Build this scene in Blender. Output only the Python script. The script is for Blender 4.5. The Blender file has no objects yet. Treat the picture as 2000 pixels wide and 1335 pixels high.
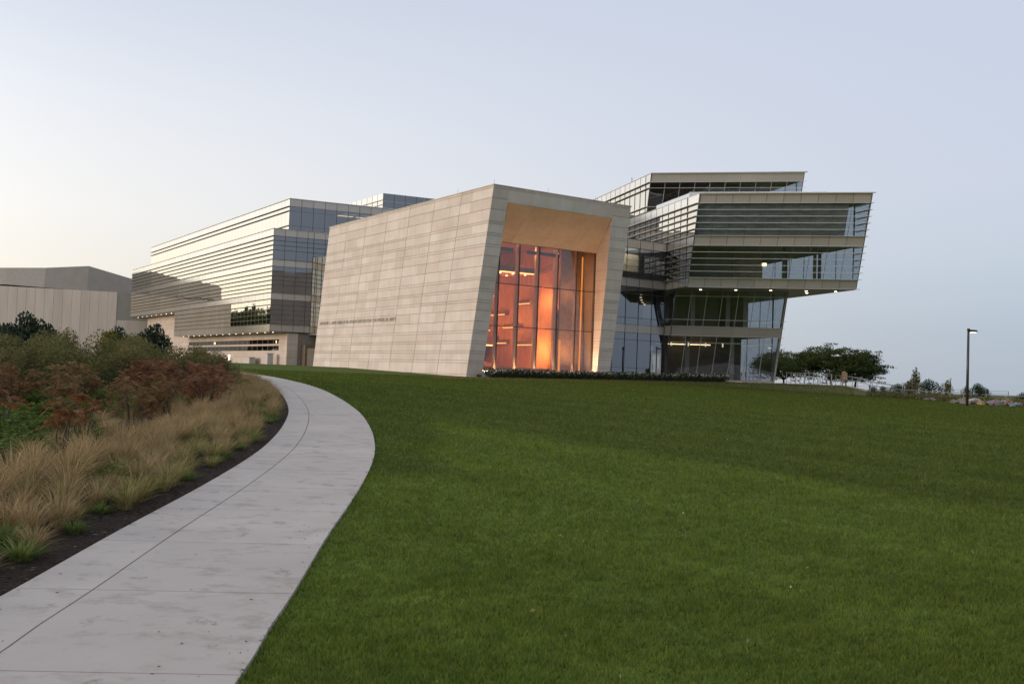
import bpy, math, random
import numpy as np
from mathutils import Vector, Matrix

random.seed(7)
RS = np.random.RandomState(11)
scene = bpy.context.scene
COL = scene.collection

# ------------------------------------------------------------------ camera
F_PX, ROLL, PITCH = 1944.0, math.atan(.036), math.atan(67.46/1944.0)
cam_d = bpy.data.cameras.new('camera')
cam = bpy.data.objects.new('camera', cam_d)
COL.objects.link(cam)
cam_d.sensor_width = 36.0
cam_d.lens = 36.0*F_PX/2000.0
cam_d.clip_start = .1
cam_d.clip_end = 30000
cr, sr, cp, sp = math.cos(ROLL), math.sin(ROLL), math.cos(PITCH), math.sin(PITCH)
right = Vector((cr, -sr*sp, sr*cp))
fwd = Vector((0, cp, sp))
upv = right.cross(fwd)
m = Matrix((right, upv, -fwd)).transposed().to_4x4()
m.translation = Vector((0, 0, 1.7))
cam.matrix_world = m
scene.camera = cam

# ------------------------------------------------------------------ sky, sun, exposure
SUN_AZ, SUN_EL = math.radians(-100), math.radians(7.0)   # measured from the view direction, west is to the left
world = bpy.data.worlds.new('World')
scene.world = world
world.use_nodes = True
wn, wl = world.node_tree.nodes, world.node_tree.links
wn.clear()
sky = wn.new('ShaderNodeTexSky')
sky.sky_type = 'NISHITA'
sky.sun_disc = False
sky.sun_elevation = SUN_EL
sky.sun_rotation = SUN_AZ
sky.altitude = 0
sky.air_density = 1.0
sky.dust_density = 2.2
sky.ozone_density = 2.0
# dusk sky: the physical sky gives a weak base, the clear-dusk colours of the photograph are two elevation ramps
# (towards the sunset, away from it) blended by the angle to the sunset, the same all round the horizon
bg0 = wn.new('ShaderNodeBackground')
bg0.inputs['Strength'].default_value = .03
wl.new(sky.outputs[0], bg0.inputs['Color'])
tc = wn.new('ShaderNodeTexCoord')
nrm = wn.new('ShaderNodeVectorMath'); nrm.operation = 'NORMALIZE'; wl.new(tc.outputs['Generated'], nrm.inputs[0])
sep = wn.new('ShaderNodeSeparateXYZ'); wl.new(nrm.outputs[0], sep.inputs[0])
def wmath(op, a, b_=None, clamp=False):
    nd = wn.new('ShaderNodeMath'); nd.operation = op; nd.use_clamp = clamp
    for i, v in enumerate((a, b_)):
        if v is None: continue
        if isinstance(v, (int, float)): nd.inputs[i].default_value = v
        else: wl.new(v, nd.inputs[i])
    return nd.outputs[0]
elev = wmath('DIVIDE', wmath('ARCSINE', sep.outputs[2]), math.pi/2)      # 0 horizon, 1 zenith
hz = wmath('SQRT', wmath('MAXIMUM', wmath('SUBTRACT', 1.0, wmath('MULTIPLY', sep.outputs[2], sep.outputs[2])), 1e-5))
cosa = wmath('DIVIDE', wmath('ADD', wmath('MULTIPLY', sep.outputs[0], math.sin(SUN_AZ)), wmath('MULTIPLY', sep.outputs[1], math.cos(SUN_AZ))), hz)
def wramp(stops):
    nd = wn.new('ShaderNodeValToRGB'); el = nd.color_ramp.elements; nd.color_ramp.interpolation = 'B_SPLINE' if False else 'LINEAR'
    while len(el) < len(stops): el.new(.5)
    for e_, (d_, c_) in zip(el, stops): e_.position = d_/90.0; e_.color = (*c_, 1)
    wl.new(elev, nd.inputs[0]); return nd.outputs[0]
r_sun = wramp([(0, (.97, .74, .46)), (3, (.98, .88, .74)), (8, (.98, .935, .88)), (14, (.85, .86, .89)), (22, (.61, .66, .775)), (45, (.72, .75, .81)), (90, (.76, .78, .82))])
r_anti = wramp([(0, (.385, .47, .575)), (3, (.40, .48, .60)), (7, (.50, .56, .67)), (11, (.57, .61, .72)), (20, (.58, .625, .745)), (45, (.70, .74, .81)), (90, (.76, .78, .82))])
fz = wn.new('ShaderNodeMapRange'); fz.interpolation_type = 'SMOOTHSTEP'
fz.inputs['From Min'].default_value = -.80; fz.inputs['From Max'].default_value = .60
wl.new(cosa, fz.inputs['Value'])
wmx = wn.new('ShaderNodeMix'); wmx.data_type = 'RGBA'
wl.new(fz.outputs[0], wmx.inputs[0]); wl.new(r_anti, wmx.inputs[6]); wl.new(r_sun, wmx.inputs[7])
gl = wn.new('ShaderNodeMapRange'); gl.interpolation_type = 'SMOOTHSTEP'
gl.inputs['From Min'].default_value = .15; gl.inputs['From Max'].default_value = 1.0
gl.inputs['To Min'].default_value = .97; gl.inputs['To Max'].default_value = 1.6
wl.new(cosa, gl.inputs['Value'])
ef = wn.new('ShaderNodeMapRange'); ef.interpolation_type = 'SMOOTHSTEP'      # the glow fades with height
ef.inputs['From Min'].default_value = 0; ef.inputs['From Max'].default_value = .4; ef.inputs['To Min'].default_value = 1; ef.inputs['To Max'].default_value = 0
wl.new(elev, ef.inputs['Value'])
bg = wn.new('ShaderNodeBackground')
wl.new(wmath('ADD', .97, wmath('MULTIPLY', wmath('SUBTRACT', gl.outputs[0], .97), ef.outputs[0])), bg.inputs['Strength'])
mp = wn.new('ShaderNodeMapping'); mp.inputs['Scale'].default_value = (1.6, 1.6, 13); wl.new(nrm.outputs[0], mp.inputs['Vector'])
hzn = wn.new('ShaderNodeTexNoise'); hzn.inputs['Scale'].default_value = 1.5; hzn.inputs['Detail'].default_value = 4; wl.new(mp.outputs[0], hzn.inputs['Vector'])
hr = wn.new('ShaderNodeMapRange'); hr.inputs['From Min'].default_value = .45; hr.inputs['From Max'].default_value = .75; hr.inputs['To Min'].default_value = 0; hr.inputs['To Max'].default_value = .10
wl.new(hzn.outputs['Fac'], hr.inputs['Value'])
he = wn.new('ShaderNodeMapRange'); he.inputs['From Min'].default_value = .0; he.inputs['From Max'].default_value = .2; he.inputs['To Min'].default_value = 1; he.inputs['To Max'].default_value = 0
wl.new(elev, he.inputs['Value'])
hmx = wn.new('ShaderNodeMix'); hmx.data_type = 'RGBA'; wl.new(wmath('MULTIPLY', hr.outputs[0], he.outputs[0]), hmx.inputs[0])
wl.new(wmx.outputs[2], hmx.inputs[6]); hmx.inputs[7].default_value = (.80, .76, .80, 1)
wl.new(hmx.outputs[2], bg.inputs['Color'])
add = wn.new('ShaderNodeAddShader'); wl.new(bg0.outputs[0], add.inputs[0]); wl.new(bg.outputs[0], add.inputs[1])
wo = wn.new('ShaderNodeOutputWorld')
wl.new(add.outputs[0], wo.inputs['Surface'])

sun_d = bpy.data.lights.new('sun', 'SUN')
sun_d.energy = 2.1
sun_d.angle = math.radians(24)
sun_d.color = (1, .82, .69)
sun = bpy.data.objects.new('sun', sun_d)
COL.objects.link(sun)
sdir = Vector((math.sin(SUN_AZ)*math.cos(SUN_EL), math.cos(SUN_AZ)*math.cos(SUN_EL), math.sin(SUN_EL)))
sun.rotation_euler = sdir.to_track_quat('Z', 'Y').to_euler()

vs = scene.view_settings
vs.view_transform = 'Standard'
vs.look = 'None'
vs.exposure = 0.0
vs.gamma = 1.0
vs.use_curve_mapping = False
scene.cycles.max_bounces = 10
scene.cycles.transparent_max_bounces = 24
scene.cycles.sample_clamp_indirect = 6
scene.cycles.caustics_reflective = False
scene.cycles.caustics_refractive = False

# ------------------------------------------------------------------ material helpers
def new_mat(name):
    mt = bpy.data.materials.new(name)
    mt.use_nodes = True
    nt = mt.node_tree
    nt.nodes.clear()
    out = nt.nodes.new('ShaderNodeOutputMaterial')
    return mt, nt, out

class NB:
    """tiny node builder"""
    def __init__(self, nt): self.nt = nt
    def n(self, t, **kw):
        nd = self.nt.nodes.new(t)
        for k, v in kw.items():
            if k.startswith('i_'):
                key = k[2:]
                nd.inputs[int(key) if key.isdigit() else key].default_value = v
            else: setattr(nd, k, v)
        return nd
    def l(self, a, b): self.nt.links.new(a, b)
    def math(self, op, a, b=None, clamp=False):
        nd = self.nt.nodes.new('ShaderNodeMath'); nd.operation = op; nd.use_clamp = clamp
        for i, v in enumerate((a, b)):
            if v is None: continue
            if isinstance(v, (int, float)): nd.inputs[i].default_value = v
            else: self.l(v, nd.inputs[i])
        return nd.outputs[0]
    def mix(self, fac, a, b, blend='MIX'):
        nd = self.nt.nodes.new('ShaderNodeMix'); nd.data_type = 'RGBA'; nd.blend_type = blend
        for s, v in ((nd.inputs[0], fac), (nd.inputs[6], a), (nd.inputs[7], b)):
            if isinstance(v, (int, float)): s.default_value = v
            elif isinstance(v, tuple): s.default_value = (*v[:3], 1)
            else: self.l(v, s)
        return nd.outputs[2]
    def noise(self, scale, detail=4, rough=.55, vec=None):
        nd = self.n('ShaderNodeTexNoise'); nd.inputs['Scale'].default_value = scale
        nd.inputs['Detail'].default_value = detail; nd.inputs['Roughness'].default_value = rough
        if vec is not None: self.l(vec, nd.inputs['Vector'])
        return nd
    def ramp(self, fac, stops):
        nd = self.n('ShaderNodeValToRGB'); el = nd.color_ramp.elements
        while len(el) < len(stops): el.new(.5)
        for e, (p, c) in zip(el, stops): e.position = p; e.color = (*c, 1) if len(c) == 3 else c
        self.l(fac, nd.inputs[0])
        return nd.outputs[0]
    def pos(self, scale=(1, 1, 1)):
        g = self.n('ShaderNodeNewGeometry')
        mp = self.n('ShaderNodeMapping'); mp.inputs['Scale'].default_value = scale
        self.l(g.outputs['Position'], mp.inputs['Vector'])
        return mp.outputs[0]

def principled(name, color, rough=.6, metal=0.0, var=.12, nscale=2.0, bump=0.0, bscale=30.0, objvar=0.0, spec=.5, stretch=(1, 1, 1)):
    mt, nt, out = new_mat(name); b = NB(nt)
    p = b.n('ShaderNodeBsdfPrincipled')
    p.inputs['Roughness'].default_value = rough
    p.inputs['Metallic'].default_value = metal
    p.inputs['Specular IOR Level'].default_value = spec
    pos = b.pos(stretch)
    nz = b.noise(nscale, 5, .6, pos)
    lo = tuple(c*(1-var) for c in color); hi = tuple(min(1, c*(1+var)) for c in color)
    col = b.ramp(nz.outputs['Fac'], [(.3, lo), (.7, hi)])
    if objvar:
        oi = b.n('ShaderNodeObjectInfo')
        v = b.math('ADD', b.math('MULTIPLY', oi.outputs['Random'], 2*objvar), 1-objvar)
        cc = b.n('ShaderNodeCombineColor')
        for i in range(3): b.l(v, cc.inputs[i])
        col = b.mix(1.0, col, cc.outputs[0], 'MULTIPLY')
    b.l(col, p.inputs['Base Color'])
    if bump:
        nb = b.noise(bscale, 4, .6, b.pos())
        bp = b.n('ShaderNodeBump'); bp.inputs['Strength'].default_value = bump; bp.inputs['Distance'].default_value = .02
        b.l(nb.outputs['Fac'], bp.inputs['Height']); b.l(bp.outputs[0], p.inputs['Normal'])
    b.l(p.outputs[0], out.inputs['Surface'])
    return mt

def emit_mat(name, color, strength):
    mt, nt, out = new_mat(name); b = NB(nt)
    e = b.n('ShaderNodeEmission'); e.inputs[0].default_value = (*color, 1); e.inputs[1].default_value = strength
    b.l(e.outputs[0], out.inputs['Surface'])
    return mt

def glass_mat(name, tint, r0, power, gcol=(1, 1, 1), wob=.006, tilt=.012):
    mt, nt, out = new_mat(name); b = NB(nt)
    lw = b.n('ShaderNodeLayerWeight'); lw.inputs['Blend'].default_value = .5
    fac = b.math('ADD', b.math('MULTIPLY', b.math('POWER', lw.outputs['Facing'], power), 1-r0), r0, True)
    g = b.n('ShaderNodeNewGeometry'); oi = b.n('ShaderNodeObjectInfo')
    wnz = b.n('ShaderNodeTexWhiteNoise', noise_dimensions='1D'); b.l(oi.outputs['Random'], wnz.inputs['W'])
    nz = b.noise(.9, 1, .4, g.outputs['Position'])
    def sub(sock, s):
        a = b.n('ShaderNodeVectorMath', operation='SUBTRACT'); b.l(sock, a.inputs[0]); a.inputs[1].default_value = (.5, .5, .5)
        c = b.n('ShaderNodeVectorMath', operation='SCALE'); b.l(a.outputs[0], c.inputs[0]); c.inputs['Scale'].default_value = s
        return c.outputs[0]
    v1 = b.n('ShaderNodeVectorMath', operation='ADD'); b.l(sub(wnz.outputs['Color'], tilt), v1.inputs[0]); b.l(sub(nz.outputs['Color'], wob), v1.inputs[1])
    v2 = b.n('ShaderNodeVectorMath', operation='ADD'); b.l(v1.outputs[0], v2.inputs[0]); b.l(g.outputs['Normal'], v2.inputs[1])
    v3 = b.n('ShaderNodeVectorMath', operation='NORMALIZE'); b.l(v2.outputs[0], v3.inputs[0])
    gl = b.n('ShaderNodeBsdfGlossy'); gl.inputs['Roughness'].default_value = .01; gl.inputs['Color'].default_value = (*gcol, 1)
    b.l(v3.outputs[0], gl.inputs['Normal'])
    tr = b.n('ShaderNodeBsdfTransparent'); tr.inputs[0].default_value = (*tint, 1)
    mx = b.n('ShaderNodeMixShader'); b.l(fac, mx.inputs[0]); b.l(tr.outputs[0], mx.inputs[1]); b.l(gl.outputs[0], mx.inputs[2])
    b.l(mx.outputs[0], out.inputs['Surface'])
    return mt

def leaf_mat(name, stops, trans=.35, rough=.6):
    """stops: colours picked per leaf through the face attribute rnd"""
    mt, nt, out = new_mat(name); b = NB(nt)
    at = b.n('ShaderNodeAttribute', attribute_name='rnd')
    oi = b.n('ShaderNodeObjectInfo')
    f = b.math('ADD', b.math('MULTIPLY', at.outputs['Fac'], .75), b.math('MULTIPLY', oi.outputs['Random'], .25))
    col = b.ramp(f, stops)
    d = b.n('ShaderNodeBsdfDiffuse'); t = b.n('ShaderNodeBsdfTranslucent')
    b.l(col, d.inputs[0]); b.l(col, t.inputs[0])
    mx = b.n('ShaderNodeMixShader', i_0=trans); b.l(d.outputs[0], mx.inputs[1]); b.l(t.outputs[0], mx.inputs[2])
    gl = b.n('ShaderNodeBsdfGlossy'); gl.inputs['Roughness'].default_value = rough; gl.inputs[0].default_value = (.6, .6, .6, 1)
    mx2 = b.n('ShaderNodeMixShader', i_0=.03); b.l(mx.outputs[0], mx2.inputs[1]); b.l(gl.outputs[0], mx2.inputs[2])
    b.l(mx2.outputs[0], out.inputs['Surface'])
    return mt

def stone_mat(name, c0, c1, c2):
    mt, nt, out = new_mat(name); b = NB(nt)
    oi = b.n('ShaderNodeObjectInfo')
    col = b.ramp(oi.outputs['Random'], [(0, c0), (.45, c1), (1, c2)])
    # broad slabs of slightly different bed colour, vertical water streaks, fine pitting
    big = b.noise(.45, 2, .5, b.pos((1, 1, 1.6)))
    col = b.mix(.5, col, b.ramp(big.outputs['Fac'], [(.35, (.80, .79, .78)), (.65, (1.0, 1.0, 1.0))]), 'MULTIPLY')
    st = b.noise(1.0, 4, .65, b.pos((2.2, 2.2, .12)))
    col = b.mix(.28, col, b.ramp(st.outputs['Fac'], [(.30, (.70, .69, .68)), (.55, (1, 1, 1))]), 'MULTIPLY')
    fn = b.noise(14, 5, .7, b.pos())
    col = b.mix(.35, col, b.ramp(fn.outputs['Fac'], [(.3, (.75, .75, .75)), (.7, (1, 1, 1))]), 'MULTIPLY')
    p = b.n('ShaderNodeBsdfPrincipled'); p.inputs['Roughness'].default_value = .8; p.inputs['Specular IOR Level'].default_value = .25
    b.l(col, p.inputs['Base Color'])
    bp = b.n('ShaderNodeBump'); bp.inputs['Strength'].default_value = .15; bp.inputs['Distance'].default_value = .01
    b.l(fn.outputs['Fac'], bp.inputs['Height']); b.l(bp.outputs[0], p.inputs['Normal'])
    b.l(p.outputs[0], out.inputs['Surface'])
    return mt

def perforated_mat(name, color):
    mt, nt, out = new_mat(name); b = NB(nt)
    g = b.n('ShaderNodeNewGeometry'); sx = b.n('ShaderNodeSeparateXYZ'); b.l(g.outputs['Position'], sx.inputs[0])
    hx = b.math('SINE', b.math('MULTIPLY', b.math('ADD', sx.outputs[0], b.math('MULTIPLY', sx.outputs[1], -.6)), 38))
    hz = b.math('SINE', b.math('MULTIPLY', sx.outputs[2], 44))
    dots = b.math('MULTIPLY', b.math('GREATER_THAN', hx, .1), b.math('GREATER_THAN', hz, .0))
    oi = b.n('ShaderNodeObjectInfo')
    v = b.math('ADD', b.math('MULTIPLY', oi.outputs['Random'], .14), .93)
    cc = b.n('ShaderNodeCombineColor')
    for i in range(3): b.l(v, cc.inputs[i])
    col = b.mix(b.math('MULTIPLY', dots, .38), color, tuple(c*.30 for c in color))
    col = b.mix(1.0, col, cc.outputs[0], 'MULTIPLY')
    p = b.n('ShaderNodeBsdfPrincipled'); p.inputs['Roughness'].default_value = .38; p.inputs['Metallic'].default_value = .55
    b.l(col, p.inputs['Base Color']); b.l(p.outputs[0], out.inputs['Surface'])
    return mt

M = {}
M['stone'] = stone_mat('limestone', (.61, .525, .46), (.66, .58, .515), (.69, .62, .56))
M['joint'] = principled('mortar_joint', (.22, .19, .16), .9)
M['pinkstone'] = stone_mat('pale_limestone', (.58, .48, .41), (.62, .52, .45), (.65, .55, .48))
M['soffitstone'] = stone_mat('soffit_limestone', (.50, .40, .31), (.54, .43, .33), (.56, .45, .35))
M['spandrel'] = perforated_mat('perforated_aluminium', (.50, .46, .42))
M['spandrel_smooth'] = principled('aluminium_panel', (.74, .71, .66), .16, .95, .04, .5, objvar=.05)
M['fin_shaded'] = principled('shaded_blade', (.10, .09, .08), .45, .3, .05)  # blade metal darkened, the shade of the undersides put into its colour
M['fin'] = principled('aluminium_blade', (.66, .63, .59), .4, .35, .05)
M['mullion'] = principled('anodised_mullion', (.06, .06, .065), .45, .3)
M['mullion_mid'] = principled('grey_mullion', (.13, .125, .12), .45, .4)
M['mullion_light'] = principled('silver_mullion', (.42, .40, .37), .45, .4)
M['glass'] = glass_mat('coated_glass', (.13, .135, .15), .38, 1.2, (1, .955, .85))
M['glass_blue'] = glass_mat('blue_glass', (.15, .17, .21), .20, 2.6, (.90, .94, 1.0))
M['glass_clear'] = glass_mat('clear_glass', (.80, .83, .86), .08, 3.2)
M['glass_pink'] = glass_mat('hall_glass', (.97, .95, .95), .05, 3.2)
M['glass_strip'] = glass_mat('strip_window_glass', (.25, .27, .28), .06, 4)
M['slab'] = principled('floor_slab', (.22, .21, .20), .8)
M['ceiling'] = principled('ceiling_paint', (.45, .44, .42), .8)
M['inner_wall'] = principled('inner_wall', (.17, .16, .15), .8, var=.3, nscale=.4)
M['soffit'] = principled('soffit_panel', (.34, .31, .28), .55, .2)
M['roof'] = principled('roof_membrane', (.3, .3, .3), .9)
M['lamp'] = emit_mat('downlight', (1, .82, .58), 7)
M['warm'] = emit_mat('warm_lamp', (1, .72, .38), 3.0)
M['room'] = emit_mat('lit_room', (1, .84, .55), 1.15)
M['concrete'] = principled('concrete', (.5, .48, .46), .85, bump=.2)
M['black'] = principled('black_paint', (.018, .016, .015), .45)
M['bronze'] = principled('bronze_paint', (.045, .035, .03), .4, .2)
M['steel'] = principled('stainless_steel', (.36, .33, .30), .4, .5)
M['bark'] = principled('bark', (.05, .04, .032), .9, bump=.5)
M['wood'] = principled('wood', (.42, .20, .085), .45, var=.25, nscale=3, stretch=(3, 3, .3))

# ------------------------------------------------------------------ object helpers
WL = {}          # world location of every object by name (nothing is rotated at object level unless said so)
MESHES = {}
def link(o, parent=None, loc=(0, 0, 0)):
    COL.objects.link(o)
    loc = Vector(loc)
    if parent is not None:
        o.parent = parent
        o.location = loc - WL[parent.name]
    else:
        o.location = loc
    WL[o.name] = loc
    return o
def tag(o, label=None, cat=None, group=None, kind=None):
    if label: o['label'] = label
    if cat: o['category'] = cat
    if group: o['group'] = group
    if kind: o['kind'] = kind
    return o
def thing(name, label, cat, loc=(0, 0, 0), group=None):
    return tag(link(bpy.data.objects.new(name, None), None, loc), label, cat, group)
def mesh_from(name, verts, faces, mat=None, smooth=False):
    me = bpy.data.meshes.new(name)
    me.from_pydata([tuple(v) for v in verts], [], faces)
    if mat: me.materials.append(mat)
    if smooth: me.polygons.foreach_set('use_smooth', [True]*len(me.polygons))
    return me
def mobj(name, me, parent=None, loc=(0, 0, 0)):
    return link(bpy.data.objects.new(name, me), parent, loc)
HEXF = [(0, 3, 2, 1), (4, 5, 6, 7), (0, 1, 5, 4), (1, 2, 6, 5), (2, 3, 7, 6), (3, 0, 4, 7)]
def hexa(name, p, mat, parent=None):
    """p: 8 world points, bottom loop then top loop; shares mesh data between identical shapes"""
    p = np.array([tuple(q) for q in p], float)
    c = p.mean(0)
    n = np.cross(p[2]-p[0], p[3]-p[1])
    flip = np.dot(n, p[:4].mean(0)-c) > 0
    off = p-p[0]
    key = (name, mat.name, tuple(np.round(off, 3).ravel()))
    me = MESHES.get(key)
    if me is None:
        fs = HEXF if flip is np.False_ or not flip else [tuple(reversed(f)) for f in HEXF]
        me = mesh_from(name, off, [tuple(reversed(f)) for f in fs], mat)
        MESHES[key] = me
    return mobj(name, me, parent, p[0])
def box(name, c, size, mat, parent=None, rz=0.0):
    cx, sx = math.cos(rz), math.sin(rz)
    def P(a, b, z): return (c[0]+a*cx-b*sx, c[1]+a*sx+b*cx, c[2]+z)
    a, b, h = size[0]/2, size[1]/2, size[2]
    return hexa(name, [P(-a, -b, 0), P(a, -b, 0), P(a, b, 0), P(-a, b, 0), P(-a, -b, h), P(a, -b, h), P(a, b, h), P(-a, b, h)], mat, parent)
def tube_geo(path, radii, n=8):
    verts, faces = [], []
    path = [Vector(q) for q in path]
    for i, q in enumerate(path):
        d = (path[min(i+1, len(path)-1)]-path[max(i-1, 0)]).normalized()
        a = d.orthogonal().normalized() if abs(d.z) < .99 else Vector((1, 0, 0))
        a = (a-d*a.dot(d)).normalized(); b = d.cross(a)
        for k in range(n):
            t = 2*math.pi*k/n
            verts.append(q+(a*math.cos(t)+b*math.sin(t))*radii[i])
    for i in range(len(path)-1):
        for k in range(n):
            faces.append((i*n+k, i*n+(k+1) % n, (i+1)*n+(k+1) % n, (i+1)*n+k))
    faces.append(tuple(range(n-1, -1, -1))); faces.append(tuple(range((len(path)-1)*n, len(path)*n)))
    return verts, faces
def tube(name, path, radii, mat, parent=None, n=8, smooth=True):
    if isinstance(radii, (int, float)): radii = [radii]*len(path)
    v, f = tube_geo(path, radii, n)
    o0 = Vector(path[0])
    return mobj(name, mesh_from(name, [q-o0 for q in v], f, mat, smooth), parent, o0)
def disc(name, c, r, mat, parent=None, n=10, h=.03):
    key = (name, mat.name, r)
    me = MESHES.get(key)
    if me is None:
        v, f = tube_geo([(0, 0, 0), (0, 0, -h)], [r, r], n)
        me = mesh_from(name, v, f, mat); MESHES[key] = me
    return mobj(name, me, parent, c)

def V3(xy, z): return Vector((xy[0], xy[1], z))
def lerp(a, b, t): return a+(b-a)*t
def bil(P, s, t): return lerp(lerp(P[0], P[1], s), lerp(P[3], P[2], s), t)
def pnorm(P, outward):
    n = (P[1]-P[0]).cross(P[3]-P[0]).normalized()
    return n if n.dot(outward) > 0 else -n
def patch_piece(name, P, s0, s1, t0, t1, mat, parent, out, th, gap=0.0, off=0.0):
    """a slab on the bilinear patch P (bottom-left, bottom-right, top-right, top-left)"""
    w = (P[1]-P[0]).length; h = (P[3]-P[0]).length
    gs, gt = gap/w, gap/h
    s0, s1, t0, t1 = s0+gs, s1-gs, t0+gt, t1-gt
    a = [bil(P, s0, t0), bil(P, s1, t0), bil(P, s1, t1), bil(P, s0, t1)]
    return hexa(name, [q+out*off for q in a]+[q+out*(off+th) for q in a], mat, parent)

def curtain_wall(thing_, P, outward, bays, rows, fins=(), fin_depth=.28, fin_ext=(0, 0), glass='glass', span='spandrel', mull='mullion', fin_mat='fin', mull_w=.05, mull_t=.05, pane_gap=.012, fin_h=.018):
    """P: patch from z_lo to z_hi. rows: (z0, z1, 'glass'|'spandrel'|name). bays: list of s-values or count"""
    P = [Vector(q) for q in P]
    out = pnorm(P, Vector(outward))
    zl, zh = P[0].z, P[3].z
    T = lambda z: (z-zl)/(zh-zl)
    ss = [i/bays for i in range(bays+1)] if isinstance(bays, int) else list(bays)
    # the wall part is its sill and head rails; panes, panels, mullions and blades are its pieces
    wall = patch_piece('curtain_wall', P, 0, 1, 0, T(zl+.06), M[mull], thing_, out, .05, 0, -.02)
    for s in ss:
        ww = mull_w/(P[1]-P[0]).length/2
        patch_piece('mullion', P, s-ww, s+ww, T(zl+.06), 1, M[mull], wall, out, mull_t, 0, -.02)
    for z0, z1, kind in rows:
        for a, b in zip(ss[:-1], ss[1:]):
            if kind == 'spandrel':
                patch_piece('spandrel_panel', P, a, b, T(z0), T(z1), M[span], wall, out, .05, .02, -.035)
            else:
                patch_piece('pane', P, a, b, T(z0), T(z1), M[glass if kind == 'glass' else kind], wall, out, .012, pane_gap, -.02)
    for z in fins:
        w = (P[1]-P[0]).length
        patch_piece('sunshade_fin', P, -fin_ext[0]/w, 1+fin_ext[1]/w, T(z)-fin_h/(zh-zl), T(z)+fin_h/(zh-zl), M[fin_mat], wall, out, fin_depth, 0, .03)
    return wall

# ------------------------------------------------------------------ terrain
def smooth(t): t = np.clip(t, 0, 1); return t*t*(3-2*t)
HX = [-4.5, -3.0, 20.5, 32.0, 34.0]; HY = [80.2, 80.6, 96.9, 98.4, 100.0]; HT = [1.50, 1.50, 1.92, 1.98, 1.98]
def ground(x, y):
    x = np.asarray(x, float); y = np.asarray(y, float)
    b = -.3+.0225*np.clip(y, -40, 102)
    b = b-.74*smooth((x-6)/32)*smooth((y-15)/45)
    b = b+.10*smooth((-x-12)/20)*smooth((y-20)/30)
    yl = np.interp(x, HX, HY); tz = np.interp(x, HX, HT)
    w = smooth((y-yl+5.5)/5.5)*(1-smooth((x-33)/4.5))*smooth((x+6.5)/3)
    b = b+np.maximum(tz-b, 0)*w
    shore = smooth((y-262)/14)*smooth((x+30)/30)
    shore = np.maximum(shore, smooth((x-165)/15)*smooth((y+200)/50))
    return b*(1-shore)-7*shore
def gz(x, y): return float(ground(x, y))

PR = np.array([[-1.0, -6], [-1.25, 0], [-1.541, 5.935], [-1.614, 6.904], [-1.682, 8.103], [-1.862, 10.531], [-2.07, 13.98], [-2.365, 17.46], [-2.767, 20.71], [-3.536, 25.36], [-4.736, 31.29], [-6.562, 38.64], [-8.716, 46.31], [-11.22, 53.68], [-14.44, 61.47], [-17.6, 67.37], [-21.5, 73], [-27, 80]])
def xR(y): return np.interp(y, PR[:, 1], PR[:, 0])

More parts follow.
